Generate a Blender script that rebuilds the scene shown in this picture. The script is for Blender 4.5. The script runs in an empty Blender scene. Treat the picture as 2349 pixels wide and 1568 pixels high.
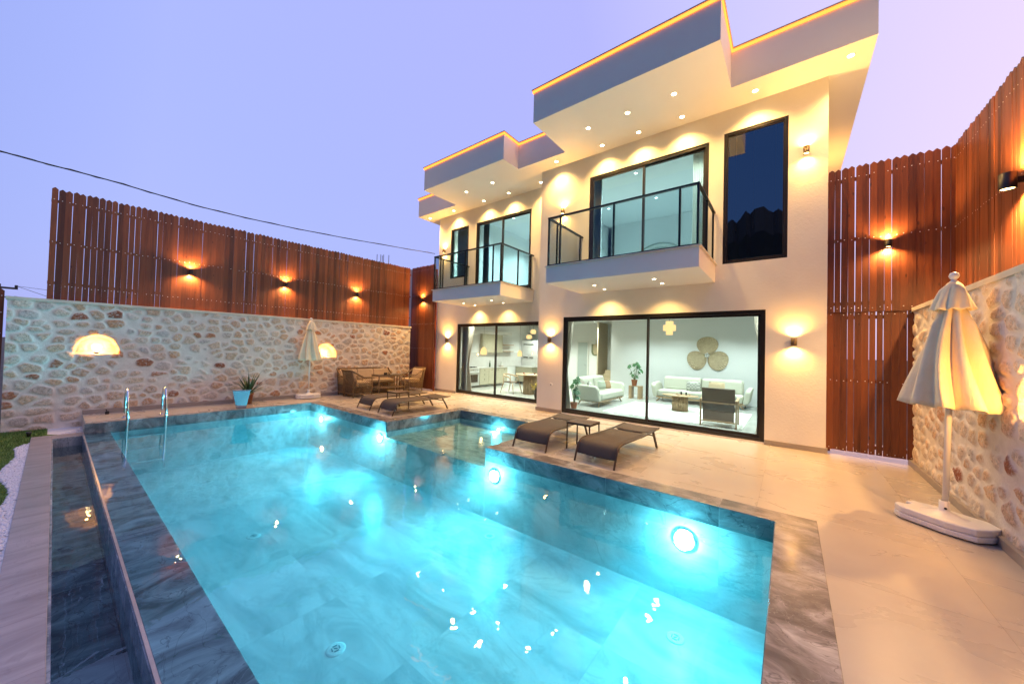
import bpy, bmesh, math, random
from mathutils import Vector, Matrix
random.seed(7)
C = bpy.context.scene.collection
PI = math.pi
rad = math.radians

# ------------------------------------------------------------------ camera
CAM_H = 1.55
def cam_axes(yaw, pitch, roll):
    f = Vector((-math.sin(yaw)*math.cos(pitch), math.cos(yaw)*math.cos(pitch), math.sin(pitch)))
    r = Vector((math.cos(yaw), math.sin(yaw), 0)); u = r.cross(f)
    return r*math.cos(roll)+u*math.sin(roll), -r*math.sin(roll)+u*math.cos(roll), f
cr, cu, cf = cam_axes(rad(37.898), rad(1.1627), rad(1.5214))
cd = bpy.data.cameras.new('camera'); cam = bpy.data.objects.new('camera', cd); C.objects.link(cam)
cd.sensor_fit = 'HORIZONTAL'; cd.sensor_width = 36; cd.lens = 817.1/2348*36
cd.clip_start = 0.02; cd.clip_end = 3000
M = Matrix((( cr.x, cu.x, -cf.x, 0), (cr.y, cu.y, -cf.y, 0), (cr.z, cu.z, -cf.z, CAM_H), (0, 0, 0, 1)))
cam.matrix_world = M
bpy.context.scene.camera = cam

# ------------------------------------------------------------------ world: clear dusk sky
w = bpy.data.worlds.new('World'); bpy.context.scene.world = w; w.use_nodes = True
nt = w.node_tree; nt.nodes.clear()
def wn(t, **k):
    n = nt.nodes.new(t)
    for a, b in k.items(): setattr(n, a, b)
    return n
tc = wn('ShaderNodeTexCoord')
dot = wn('ShaderNodeVectorMath', operation='DOT_PRODUCT'); dot.inputs[1].default_value = (0.94, 0.20, 0.10)
nt.links.new(tc.outputs['Generated'], dot.inputs[0])
mr = wn('ShaderNodeMapRange'); mr.inputs[1].default_value = -0.75; mr.inputs[2].default_value = 0.50
nt.links.new(dot.outputs['Value'], mr.inputs[0])
cr1 = wn('ShaderNodeValToRGB'); e = cr1.color_ramp.elements
e[0].position = 0; e[0].color = (0.405, 0.475, 1.0, 1)
e[1].position = 1; e[1].color = (0.86, 0.70, 1.0, 1)
m_ = e.new(0.5); m_.color = (0.46, 0.475, 0.98, 1)
m_ = e.new(0.7); m_.color = (0.62, 0.59, 1.0, 1)
nt.links.new(mr.outputs[0], cr1.inputs[0])
sep = wn('ShaderNodeSeparateXYZ'); nt.links.new(tc.outputs['Generated'], sep.inputs[0])
mz = wn('ShaderNodeMapRange'); mz.inputs[1].default_value = -0.02; mz.inputs[2].default_value = 0.22
mz.inputs[3].default_value = 1.0; mz.inputs[4].default_value = 1.0
nt.links.new(sep.outputs[2], mz.inputs[0])
sc_ = wn('ShaderNodeVectorMath', operation='SCALE'); nt.links.new(cr1.outputs[0], sc_.inputs[0]); nt.links.new(mz.outputs[0], sc_.inputs['Scale'])
# the sky behind the photographer is the darker, eastern one
my = wn('ShaderNodeMapRange'); my.inputs[1].default_value = -0.9; my.inputs[2].default_value = 0.1
nt.links.new(sep.outputs[1], my.inputs[0])
east = wn('ShaderNodeMix', data_type='RGBA'); east.inputs[6].default_value = (.11, .34, .56, 1); east.inputs[7].default_value = (1, 1, 1, 1); nt.links.new(my.outputs[0], east.inputs[0])
sc2 = wn('ShaderNodeVectorMath', operation='MULTIPLY'); nt.links.new(sc_.outputs[0], sc2.inputs[0]); nt.links.new(east.outputs[2], sc2.inputs[1])
sky = wn('ShaderNodeTexSky', sky_type='NISHITA'); sky.sun_disc = False; sky.sun_elevation = rad(1.0); sky.sun_rotation = rad(60)
bg = wn('ShaderNodeBackground'); bg.inputs[1].default_value = 1.0; nt.links.new(sc2.outputs[0], bg.inputs[0])
bg2 = wn('ShaderNodeBackground'); bg2.inputs[1].default_value = 0.05; nt.links.new(sky.outputs[0], bg2.inputs[0])
ad = wn('ShaderNodeAddShader'); nt.links.new(bg.outputs[0], ad.inputs[0]); nt.links.new(bg2.outputs[0], ad.inputs[1])
ow = wn('ShaderNodeOutputWorld'); nt.links.new(ad.outputs[0], ow.inputs[0])

sun = bpy.data.lights.new('dusk_light', 'SUN'); sun.energy = 0.12; sun.angle = rad(30); sun.color = (1, .8, .85)
so = bpy.data.objects.new('dusk_light', sun); C.objects.link(so); so.rotation_euler = (rad(70), 0, rad(120))

sc = bpy.context.scene
sc.view_settings.view_transform = 'Standard'; sc.view_settings.look = 'None'
sc.view_settings.exposure = 0; sc.view_settings.gamma = 1
sc.render.engine = 'CYCLES'
sc.cycles.max_bounces = 10; sc.cycles.transparent_max_bounces = 24; sc.cycles.transmission_bounces = 8
sc.cycles.sample_clamp_indirect = 4; sc.cycles.caustics_reflective = False; sc.cycles.caustics_refractive = False

# light strengths (watts)
P_SOFFIT = 215; P_BALC = 130; P_SCONCE = 60; P_FENCE = 118; P_NICHE = 22; P_POOL = 240; P_ROOM = 290; E_LED = 4.2

# ------------------------------------------------------------------ helpers
def tag(o, label=None, cat=None, group=None, kind=None):
    if label: o['label'] = label
    if cat: o['category'] = cat
    if group: o['group'] = group
    if kind: o['kind'] = kind
    return o
def empty(name, loc=(0, 0, 0), rz=0, label=None, cat=None, group=None):
    o = bpy.data.objects.new(name, None); C.objects.link(o); o.location = loc; o.rotation_euler = (0, 0, rz)
    o.empty_display_size = .1
    return tag(o, label, cat, group)
def copy_tree(o, parent=None):
    c = o.copy(); C.objects.link(c)
    if parent: c.parent = parent
    for ch in [x for x in C.objects if x.parent == o]: copy_tree(ch, c)
    return c

class MB:
    def __init__(s): s.v = []; s.f = []; s.c = []; s.sm = []; s.mi = []; s.col = 0.5; s.m = 0
    def face(s, idx, smooth=False): s.f.append(idx); s.c.append(s.col); s.sm.append(smooth); s.mi.append(s.m)
    def quad(s, a, b, c, d):
        n = len(s.v); s.v += [tuple(a), tuple(b), tuple(c), tuple(d)]; s.face((n, n+1, n+2, n+3)); return s
    def tri(s, a, b, c):
        n = len(s.v); s.v += [tuple(a), tuple(b), tuple(c)]; s.face((n, n+1, n+2)); return s
    def hexa(s, p):   # 8 points: bottom 4 ccw, top 4 ccw
        n = len(s.v); s.v += [tuple(q) for q in p]
        for q in ((3, 2, 1, 0), (4, 5, 6, 7), (0, 1, 5, 4), (1, 2, 6, 5), (2, 3, 7, 6), (3, 0, 4, 7)): s.face(tuple(n+i for i in q))
        return s
    def box(s, x0, y0, z0, x1, y1, z1):
        return s.hexa([(x0, y0, z0), (x1, y0, z0), (x1, y1, z0), (x0, y1, z0), (x0, y0, z1), (x1, y0, z1), (x1, y1, z1), (x0, y1, z1)])
    def bar(s, a, b, w, h, up=(0, 0, 1)):
        a = Vector(a); b = Vector(b); d = (b-a).normalized(); up = Vector(up)
        x = d.cross(up)
        if x.length < 1e-4: x = d.cross(Vector((0, 1, 0)))
        x.normalize(); y = x.cross(d); x *= w/2; y *= h/2
        return s.hexa([a-x-y, a+x-y, b+x-y, b-x-y, a-x+y, a+x+y, b+x+y, b-x+y])
    def tube(s, pts, r, n=8, caps=True):
        pts = [Vector(p) for p in pts]; k = len(pts)
        rr = r if isinstance(r, (list, tuple)) else [r]*k
        base = len(s.v); px = None
        for i, p in enumerate(pts):
            t = (pts[min(i+1, k-1)]-pts[max(i-1, 0)]).normalized()
            if px is None: px = t.orthogonal().normalized()
            else:
                px = px-t*px.dot(t)
                px = px.normalized() if px.length > 1e-5 else t.orthogonal().normalized()
            py = t.cross(px)
            for j in range(n):
                a = 2*PI*j/n; s.v.append(tuple(p+(px*math.cos(a)+py*math.sin(a))*rr[i]))
        for i in range(k-1):
            for j in range(n):
                a = base+i*n+j; b = base+i*n+(j+1) % n
                s.face((a, b, b+n, a+n), n > 5)
        if caps:
            s.face(tuple(base+j for j in reversed(range(n)))); s.face(tuple(base+(k-1)*n+j for j in range(n)))
        return s
    def lathe(s, prof, n=24, c=(0, 0, 0), smooth=True, fx=1, fy=1, cap=False):
        base = len(s.v)
        for r, z in prof:
            for j in range(n):
                a = 2*PI*j/n; s.v.append((c[0]+r*math.cos(a)*fx, c[1]+r*math.sin(a)*fy, c[2]+z))
        for i in range(len(prof)-1):
            for j in range(n):
                a = base+i*n+j; b = base+i*n+(j+1) % n
                s.face((a, b, b+n, a+n), smooth)
        if cap:
            s.face(tuple(base+j for j in reversed(range(n)))); s.face(tuple(base+(len(prof)-1)*n+j for j in range(n)))
        return s
    def prism(s, poly, a, b, axis='z'):   # poly 2D, extruded along axis from a to b
        n = len(poly); base = len(s.v)
        def P(p, t): return {'z': (p[0], p[1], t), 'y': (p[0], t, p[1]), 'x': (t, p[0], p[1])}[axis]
        for t in (a, b): s.v += [P(p, t) for p in poly]
        s.face(tuple(base+i for i in range(n))); s.face(tuple(base+n+i for i in reversed(range(n))))
        for i in range(n): j = (i+1) % n; s.face((base+i, base+n+i, base+n+j, base+j))
        return s
    def ico(s, c, r, jit=0.0, flat=1.0):
        t = (1+5**.5)/2; V = [(-1, t, 0), (1, t, 0), (-1, -t, 0), (1, -t, 0), (0, -1, t), (0, 1, t), (0, -1, -t), (0, 1, -t), (t, 0, -1), (t, 0, 1), (-t, 0, -1), (-t, 0, 1)]
        F = [(0, 11, 5), (0, 5, 1), (0, 1, 7), (0, 7, 10), (0, 10, 11), (1, 5, 9), (5, 11, 4), (11, 10, 2), (10, 7, 6), (7, 1, 8), (3, 9, 4), (3, 4, 2), (3, 2, 6), (3, 6, 8), (3, 8, 9), (4, 9, 5), (2, 4, 11), (6, 2, 10), (8, 6, 7), (9, 8, 1)]
        n = len(s.v)
        for v in V:
            k = r/1.9*(1+random.uniform(-jit, jit)); s.v.append((c[0]+v[0]*k, c[1]+v[1]*k, c[2]+v[2]*k*flat))
        for f in F: s.face(tuple(n+i for i in f), True)
        return s
    def xf(s, fn): s.v = [tuple(fn(Vector(p))) for p in s.v]; return s
    def build(s, name, mat, parent=None, bevel=0, fix=True, subd=0):
        me = bpy.data.meshes.new(name); me.from_pydata(s.v, [], s.f)
        mats = mat if isinstance(mat, (list, tuple)) else [mat]
        for m in mats: me.materials.append(m)
        at = me.attributes.new('rnd', 'FLOAT', 'FACE'); at.data.foreach_set('value', s.c)
        me.polygons.foreach_set('use_smooth', s.sm); me.polygons.foreach_set('material_index', s.mi)
        if fix or subd:
            b = bmesh.new(); b.from_mesh(me)
            if subd: bmesh.ops.remove_doubles(b, verts=b.verts, dist=1e-5)
            bmesh.ops.recalc_face_normals(b, faces=b.faces); b.to_mesh(me); b.free()
        me.update()
        o = bpy.data.objects.new(name, me); C.objects.link(o)
        if parent: o.parent = parent
        if bevel:
            md = o.modifiers.new('bevel', 'BEVEL'); md.width = bevel; md.segments = 2; md.limit_method = 'ANGLE'
        if subd:
            md = o.modifiers.new('sub', 'SUBSURF'); md.levels = subd; md.render_levels = subd
        return o

# ------------------------------------------------------------------ materials
def newmat(name):
    m = bpy.data.materials.new(name); m.use_nodes = True; n = m.node_tree; b = n.nodes['Principled BSDF']
    return m, n, b
def simple(name, col, rough=.5, metal=0, noise=0, nscale=8, bump=0, bscale=40, emit=None, estr=0, alpha=None, sheen=0, trans=0):
    m, n, b = newmat(name)
    b.inputs['Base Color'].default_value = (*col, 1); b.inputs['Roughness'].default_value = rough; b.inputs['Metallic'].default_value = metal
    if noise or bump:
        g = n.nodes.new('ShaderNodeNewGeometry') if False else n.nodes.new('ShaderNodeTexCoord')
    if noise:
        t = n.nodes.new('ShaderNodeTexNoise'); t.inputs['Scale'].default_value = nscale; t.inputs['Detail'].default_value = 5
        n.links.new(g.outputs['Object'], t.inputs[0])
        r = n.nodes.new('ShaderNodeMapRange'); r.inputs[1].default_value = .3; r.inputs[2].default_value = .7
        r.inputs[3].default_value = 1-noise; r.inputs[4].default_value = 1+noise*.4; n.links.new(t.outputs[0], r.inputs[0])
        v = n.nodes.new('ShaderNodeVectorMath'); v.operation = 'SCALE'; v.inputs[0].default_value = col; n.links.new(r.outputs[0], v.inputs['Scale'])
        n.links.new(v.outputs[0], b.inputs['Base Color'])
    if bump:
        t = n.nodes.new('ShaderNodeTexNoise'); t.inputs['Scale'].default_value = bscale; t.inputs['Detail'].default_value = 4
        n.links.new(g.outputs['Object'], t.inputs[0])
        u = n.nodes.new('ShaderNodeBump'); u.inputs['Strength'].default_value = bump; u.inputs['Distance'].default_value = .02
        n.links.new(t.outputs[0], u.inputs['Height']); n.links.new(u.outputs[0], b.inputs['Normal'])
    if emit: b.inputs['Emission Color'].default_value = (*emit, 1); b.inputs['Emission Strength'].default_value = estr
    if sheen: b.inputs['Sheen Weight'].default_value = sheen
    return m
def math_(n, op, a, b=None, c=None):
    x = n.nodes.new('ShaderNodeMath'); x.operation = op
    for i, q in enumerate((a, b, c)):
        if q is None: continue
        if isinstance(q, (int, float)): x.inputs[i].default_value = q
        else: n.links.new(q, x.inputs[i])
    return x.outputs[0]
def mixc(n, f, a, b, mode='MIX'):
    x = n.nodes.new('ShaderNodeMix'); x.data_type = 'RGBA'; x.blend_type = mode
    for i, q in ((0, f), (6, a), (7, b)):
        if isinstance(q, (int, float)): x.inputs[i].default_value = q
        elif isinstance(q, tuple): x.inputs[i].default_value = (*q, 1)
        else: n.links.new(q, x.inputs[i])
    return x.outputs[2]
def ramp(n, fac, stops):
    r = n.nodes.new('ShaderNodeValToRGB'); e = r.color_ramp.elements
    e[0].position, e[0].color = stops[0][0], (*stops[0][1], 1); e[1].position, e[1].color = stops[-1][0], (*stops[-1][1], 1)
    for p, c in stops[1:-1]: q = e.new(p); q.color = (*c, 1)
    n.links.new(fac, r.inputs[0]); return r.outputs[0]
def noise(n, vec, scale, detail=6, dist=0, rough=.55):
    t = n.nodes.new('ShaderNodeTexNoise'); t.inputs['Scale'].default_value = scale; t.inputs['Detail'].default_value = detail
    t.inputs['Distortion'].default_value = dist; t.inputs['Roughness'].default_value = rough
    if vec: n.links.new(vec, t.inputs[0])
    return t.outputs[0]
def mapping(n, vec, scale=(1, 1, 1), rot=(0, 0, 0), loc=(0, 0, 0)):
    m = n.nodes.new('ShaderNodeMapping'); m.inputs['Scale'].default_value = scale; m.inputs['Rotation'].default_value = rot; m.inputs['Location'].default_value = loc
    n.links.new(vec, m.inputs[0]); return m.outputs[0]
def joints(n, pos, tx, ty, wd, ox=0, oy=0):
    s = n.nodes.new('ShaderNodeSeparateXYZ'); n.links.new(pos, s.inputs[0]); outs = []
    for ch, T, o in ((0, tx, ox), (1, ty, oy)):
        if not T: continue
        a = math_(n, 'FRACT', math_(n, 'DIVIDE', math_(n, 'ADD', s.outputs[ch], o+100*T), T))
        a = math_(n, 'ABSOLUTE', math_(n, 'SUBTRACT', a, .5))
        outs.append(math_(n, 'GREATER_THAN', a, .5-wd/T/2))
    r = outs[0]
    for q in outs[1:]: r = math_(n, 'MAXIMUM', r, q)
    return r
def tilecell(n, pos, tx, ty, ox=0, oy=0):   # random value per tile
    s = n.nodes.new('ShaderNodeSeparateXYZ'); n.links.new(pos, s.inputs[0]); c = n.nodes.new('ShaderNodeCombineXYZ')
    for ch, T, o in ((0, tx, ox), (1, ty, oy)):
        n.links.new(math_(n, 'FLOOR', math_(n, 'DIVIDE', math_(n, 'ADD', s.outputs[ch], o+100*T), T)), c.inputs[ch])
    w_ = n.nodes.new('ShaderNodeTexWhiteNoise'); w_.noise_dimensions = '3D'; n.links.new(c.outputs[0], w_.inputs[0])
    return w_
def marble(name, stops, tx, ty, ox=0, oy=0, rough=.12, scale=1.3, jcol=(.35, .36, .37), jw=.004, rot=.5, veins=.6, coat=0, stretch=(1, 2.4, 1.6)):
    m, n, b = newmat(name)
    g = n.nodes.new('ShaderNodeNewGeometry'); pos = g.outputs['Position']
    cell = tilecell(n, pos, tx, ty, ox, oy)
    v = n.nodes.new('ShaderNodeVectorMath'); v.operation = 'MULTIPLY_ADD'; n.links.new(cell.outputs['Color'], v.inputs[0]); v.inputs[1].default_value = (7, 7, 7); n.links.new(pos, v.inputs[2])
    p = mapping(n, v.outputs[0], stretch, (0, 0, rot))
    a = noise(n, p, scale, 9, 1.2, .6)
    c = ramp(n, a, stops)
    vn = noise(n, mapping(n, v.outputs[0], (1, 1.6, 1.3), (0.1, .2, rot+.5)), scale*1.1, 4, 1.6, .5)
    k = math_(n, 'ABSOLUTE', math_(n, 'SUBTRACT', vn, .5))
    k2 = n.nodes.new('ShaderNodeMapRange'); k2.inputs[1].default_value = 0; k2.inputs[2].default_value = .012; k2.inputs[3].default_value = veins; k2.inputs[4].default_value = 0; n.links.new(k, k2.inputs[0])
    c = mixc(n, k2.outputs[0], c, stops[0][1])
    vn3 = noise(n, mapping(n, v.outputs[0], (1, 1.3, 1.3), (0.4, .1, rot-.7)), scale*1.7, 3, 1.0, .5)
    k3 = math_(n, 'ABSOLUTE', math_(n, 'SUBTRACT', vn3, .5))
    k4 = n.nodes.new('ShaderNodeMapRange'); k4.inputs[1].default_value = 0; k4.inputs[2].default_value = .005; k4.inputs[3].default_value = veins*.7; k4.inputs[4].default_value = 0; n.links.new(k3, k4.inputs[0])
    c = mixc(n, k4.outputs[0], c, stops[-1][1])
    j = joints(n, pos, tx, ty, jw, ox, oy)
    c = mixc(n, math_(n, 'MULTIPLY', j, .7), c, jcol)
    n.links.new(c, b.inputs['Base Color'])
    n.links.new(math_(n, 'ADD', math_(n, 'MULTIPLY', a, .12), rough-.05), b.inputs['Roughness'])
    if coat: b.inputs['Coat Weight'].default_value = coat; b.inputs['Coat Roughness'].default_value = .05
    return m
def stonewall(name):
    m, n, b = newmat(name)
    g = n.nodes.new('ShaderNodeNewGeometry'); pos = g.outputs['Position']
    def attr(k): q = n.nodes.new('ShaderNodeAttribute'); q.attribute_name = k; return q.outputs['Fac']
    sid, mask = attr('sid'), attr('stone')
    stone = ramp(n, sid, [(0, (.50, .38, .27)), (.2, (.60, .49, .38)), (.38, (.55, .36, .22)), (.52, (.62, .54, .45)), (.66, (.50, .31, .19)), (.76, (.47, .44, .41)), (.86, (.60, .46, .35)), (.94, (.44, .22, .11)), (1, (.22, .06, .03))])
    sp = noise(n, pos, 30, 7, .9, .72)
    stone = mixc(n, .9, stone, ramp(n, sp, [(.30, (.45, .38, .32)), (.42, (.82, .78, .73)), (.54, (1.2, 1.17, 1.12)), (.68, (1.6, 1.55, 1.48))]), 'MULTIPLY')
    sp2 = noise(n, pos, 13, 5, 1.2, .65)
    f2 = n.nodes.new('ShaderNodeMapRange'); f2.inputs[1].default_value = .50; f2.inputs[2].default_value = .60; f2.inputs[4].default_value = .55; n.links.new(sp2, f2.inputs[0])
    stone = mixc(n, f2.outputs[0], stone, (.66, .61, .55))
    mk = math_(n, 'ADD', mask, math_(n, 'MULTIPLY', math_(n, 'SUBTRACT', noise(n, pos, 26, 5, .4, .65), .5), .9))
    f = n.nodes.new('ShaderNodeMapRange'); n.links.new(mk, f.inputs[0]); f.inputs[1].default_value = .30; f.inputs[2].default_value = .95
    mort = ramp(n, noise(n, pos, 7, 5), [(.3, (.68, .60, .51)), (.7, (.80, .73, .64))])
    n.links.new(mixc(n, f.outputs[0], mort, stone), b.inputs['Base Color'])
    b.inputs['Roughness'].default_value = .88
    u = n.nodes.new('ShaderNodeBump'); u.inputs['Strength'].default_value = .6; u.inputs['Distance'].default_value = .014
    n.links.new(sp, u.inputs['Height']); n.links.new(u.outputs[0], b.inputs['Normal'])
    return m
def wood(name, c1, c2, rough=.42, ax='Z', sc=1.0):
    m, n, b = newmat(name)
    tcn = n.nodes.new('ShaderNodeTexCoord'); at = n.nodes.new('ShaderNodeAttribute'); at.attribute_name = 'rnd'
    off = n.nodes.new('ShaderNodeCombineXYZ')
    for i in range(3): n.links.new(math_(n, 'MULTIPLY', at.outputs['Fac'], 9.0+i*4), off.inputs[i])
    v = n.nodes.new('ShaderNodeVectorMath'); v.operation = 'ADD'; n.links.new(tcn.outputs['Object'], v.inputs[0]); n.links.new(off.outputs[0], v.inputs[1])
    s = {'Z': (26, 26, 1.6), 'X': (1.6, 26, 26), 'Y': (26, 1.6, 26)}[ax]
    a = noise(n, mapping(n, v.outputs[0], tuple(q*sc for q in s)), 1.0, 5, .8, .6)
    b2 = noise(n, mapping(n, v.outputs[0], tuple(q*.15*sc for q in s)), 1.0, 3, .3, .6)
    f = math_(n, 'ADD', math_(n, 'MULTIPLY', a, .55), math_(n, 'ADD', math_(n, 'MULTIPLY', b2, .35), math_(n, 'MULTIPLY', math_(n, 'SUBTRACT', at.outputs['Fac'], .5), .42)))
    c = ramp(n, f, [(.22, c1), (.68, c2)])
    kn = n.nodes.new('ShaderNodeTexVoronoi'); kn.inputs['Scale'].default_value = 1; n.links.new(mapping(n, v.outputs[0], tuple({'Z': (9, 9, 3.4), 'X': (3.4, 9, 9), 'Y': (9, 3.4, 9)}[ax])), kn.inputs[0])
    kf = n.nodes.new('ShaderNodeMapRange'); kf.inputs[1].default_value = .06; kf.inputs[2].default_value = .13; kf.inputs[3].default_value = .75; kf.inputs[4].default_value = 0; n.links.new(kn.outputs['Distance'], kf.inputs[0])
    c = mixc(n, kf.outputs[0], c, tuple(q*.35 for q in c1))
    n.links.new(c, b.inputs['Base Color']); b.inputs['Roughness'].default_value = rough
    u = n.nodes.new('ShaderNodeBump'); u.inputs['Strength'].default_value = .25; u.inputs['Distance'].default_value = .004; n.links.new(a, u.inputs['Height']); n.links.new(u.outputs[0], b.inputs['Normal'])
    return m
def glassmat(name, tint, ior=1.45, rough=0.0, refl=1.0):
    m = bpy.data.materials.new(name); m.use_nodes = True; n = m.node_tree; n.nodes.clear()
    fr = n.nodes.new('ShaderNodeFresnel'); fr.inputs[0].default_value = ior
    tr = n.nodes.new('ShaderNodeBsdfTransparent'); tr.inputs[0].default_value = (*tint, 1)
    gl = n.nodes.new('ShaderNodeBsdfGlossy'); gl.inputs[1].default_value = rough; gl.inputs[0].default_value = (refl, refl, refl, 1)
    mx = n.nodes.new('ShaderNodeMixShader'); n.links.new(fr.outputs[0], mx.inputs[0]); n.links.new(tr.outputs[0], mx.inputs[1]); n.links.new(gl.outputs[0], mx.inputs[2])
    o = n.nodes.new('ShaderNodeOutputMaterial'); n.links.new(mx.outputs[0], o.inputs[0])
    return m, n, gl, fr
def emis(name, col, s):
    m = bpy.data.materials.new(name); m.use_nodes = True; n = m.node_tree; n.nodes.clear()
    e = n.nodes.new('ShaderNodeEmission'); e.inputs[0].default_value = (*col, 1); e.inputs[1].default_value = s
    o = n.nodes.new('ShaderNodeOutputMaterial'); n.links.new(e.outputs[0], o.inputs[0]); return m

M_STUCCO = simple('stucco_white', (.82, .775, .70), .75, noise=.07, nscale=1.2, bump=.15, bscale=34)
M_SMOOTH = simple('render_white', (.82, .795, .75), .6, noise=.04, nscale=.9, bump=.05, bscale=60)
M_CAP = simple('marble_cap', (.72, .68, .62), .35, noise=.12, nscale=7)
M_WALLCAP = simple('cream_capstone', (.68, .60, .47), .55, noise=.12, nscale=5, bump=.1)
M_SKIRT = simple('skirting_tile', (.34, .29, .25), .35, noise=.15, nscale=2.5)
M_FRAME = simple('anthracite_aluminium', (.022, .019, .018), .32, metal=.3)
M_RAIL = simple('rail_black', (.010, .016, .022), .3, metal=.4)
M_BRONZE = simple('lamp_bronze', (.10, .065, .035), .35, metal=.6)
M_DARKMETAL = simple('lamp_dark', (.02, .018, .016), .4, metal=.4)
M_STEEL = simple('polished_steel', (.78, .80, .82), .09, metal=1)
M_SCREW = simple('screw_zinc', (.78, .76, .74), .35, metal=.5)
M_WHITEPL = simple('white_plastic', (.72, .71, .70), .35, noise=.05, nscale=6)
M_WHITEPAINT = simple('white_pole_paint', (.74, .73, .72), .3)
M_SLING = simple('sling_taupe', (.075, .055, .042), .75, bump=.3, bscale=300)
M_LFRAME = simple('lounger_frame', (.085, .055, .035), .4, metal=.5)
M_TABTOP = simple('slatted_tabletop', (.16, .10, .065), .35, noise=.3, nscale=12)
M_WICKER = simple('wicker_rattan', (.20, .135, .075), .6, noise=.35, nscale=30, bump=.4, bscale=120)
M_CUSH = simple('cushion_sand', (.55, .42, .27), .9, bump=.2, bscale=80, noise=.06)
M_TGLASS = simple('table_glass', (.08, .07, .06), .06)
M_TERRA = simple('terracotta', (.36, .12, .05), .7, noise=.2)
M_SOIL = simple('soil', (.03, .02, .015), .95)
M_LEAFA = simple('agave_leaf', (.045, .085, .03), .45, noise=.4, nscale=9)
M_LEAFM = simple('monstera_leaf', (.03, .13, .035), .35, noise=.4, nscale=9)
M_STEM = simple('plant_stem', (.07, .10, .03), .6)
M_SOFA = simple('sofa_fabric', (.62, .62, .52), .9, bump=.15, bscale=140)
M_PILL1 = simple('pillow_rust', (.36, .22, .12), .9)
M_PILL2 = simple('pillow_sage', (.38, .42, .34), .9)
M_ARMF = simple('armchair_fabric', (.20, .16, .125), .85, bump=.2, bscale=160)
M_OAK = wood('oak_light', (.30, .19, .10), (.52, .37, .22), .45)
M_OAKX = wood('oak_top', (.32, .21, .11), (.55, .39, .24), .4, 'X', .5)
M_PALM = simple('palm_fan', (.47, .38, .25), .8, noise=.2, nscale=18)
M_ROOMW = simple('room_wall', (.78, .80, .80), .8)
M_CEIL = simple('room_ceiling', (.82, .84, .84), .8)
M_ROOMF = simple('room_floor', (.48, .49, .46), .12, noise=.1, nscale=2)
M_CAB = simple('cabinet_olive', (.43, .40, .30), .5)
M_COUNTER = simple('counter_white', (.75, .75, .73), .2)
M_BACKSPL = simple('backsplash', (.70, .70, .69), .25, noise=.1, nscale=2)
M_OVEN = simple('oven_steel', (.55, .55, .53), .3, metal=.6)
M_OVENGL = simple('oven_glass', (.035, .022, .015), .08)
M_BLACK = simple('black_plastic', (.012, .012, .012), .35)
M_WHITEAPP = simple('appliance_white', (.78, .79, .79), .3)
M_CURT = simple('curtain_linen', (.50, .45, .39), .9)
for _m in (M_CURT,):
    _n = _m.node_tree; _b = _n.nodes['Principled BSDF']; _t = _n.nodes.new('ShaderNodeBsdfTranslucent'); _t.inputs[0].default_value = (.62, .55, .46, 1)
    _x = _n.nodes.new('ShaderNodeMixShader'); _x.inputs[0].default_value = .5; _n.links.new(_b.outputs[0], _x.inputs[1]); _n.links.new(_t.outputs[0], _x.inputs[2]); _n.links.new(_x.outputs[0], _n.nodes['Material Output'].inputs[0])
M_CURTW = simple('curtain_sheer', (.66, .66, .64), .9)
M_BLUE = simple('headboard_blue', (.03, .12, .18), .8)
M_DOORG = simple('interior_door', (.36, .41, .40), .5)
M_STAIR = simple('stair_stone', (.60, .50, .34), .5)
M_RUG = None
def rugmat():
    m, n, b = newmat('rug_woven'); g = n.nodes.new('ShaderNodeNewGeometry')
    p = mapping(n, g.outputs['Position'], (1, 1, 1), (0, 0, PI/4))
    j = joints(n, p, .09, .09, .022)
    n.links.new(mixc(n, j, (.68, .69, .64), (.50, .52, .47)), b.inputs['Base Color']); b.inputs['Roughness'].default_value = .95
    return m
M_RUG = rugmat()
def canopymat():
    m, n, b = newmat('canopy_cloth'); b.inputs['Roughness'].default_value = .85
    tcn = n.nodes.new('ShaderNodeTexCoord')
    c = ramp(n, noise(n, tcn.outputs['Object'], 5, 5), [(.3, (.76, .63, .42)), (.7, (.83, .71, .50))])
    n.links.new(c, b.inputs['Base Color'])
    t = n.nodes.new('ShaderNodeTexNoise'); t.inputs['Scale'].default_value = 9; n.links.new(mapping(n, tcn.outputs['Object'], (2.5, 2.5, .6)), t.inputs[0])
    u = n.nodes.new('ShaderNodeBump'); u.inputs['Strength'].default_value = .5; u.inputs['Distance'].default_value = .02; n.links.new(t.outputs[0], u.inputs['Height']); n.links.new(u.outputs[0], b.inputs['Normal'])
    return m
M_CANOPY = canopymat()
M_STONE = stonewall('rubble_stone')
import numpy as np
M_FENCE = wood('stained_fence', (.062, .014, .005), (.225, .060, .018), .46)
M_FRAIL = wood('stained_rail', (.09, .02, .008), (.24, .06, .02), .4, 'Y')
GREY = [(.25, (.035, .04, .045)), (.42, (.10, .11, .12)), (.55, (.20, .215, .225)), (.72, (.36, .38, .39))]
M_MARBLE = marble('pool_marble_band', GREY, 1.22, 30, ox=.55, oy=7, rough=.13, scale=1.5)
M_LEDGE = marble('ledge_marble', [(.25, (.07, .09, .09)), (.42, (.20, .23, .235)), (.52, (.42, .45, .45)), (.68, (.66, .69, .68))], 1.22, 30, ox=.95, oy=7, rough=.10, scale=2.0, rot=.9, stretch=(1.45, 1, 1))
M_COPE = marble('coping_marble', [(.25, (.10, .085, .07)), (.45, (.22, .19, .16)), (.58, (.36, .32, .28)), (.72, (.60, .55, .49))], 1.22, 30, ox=.55, oy=7, rough=.16, scale=2.6, jcol=(.2, .17, .14), stretch=(1, 1.35, 1.2))
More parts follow.
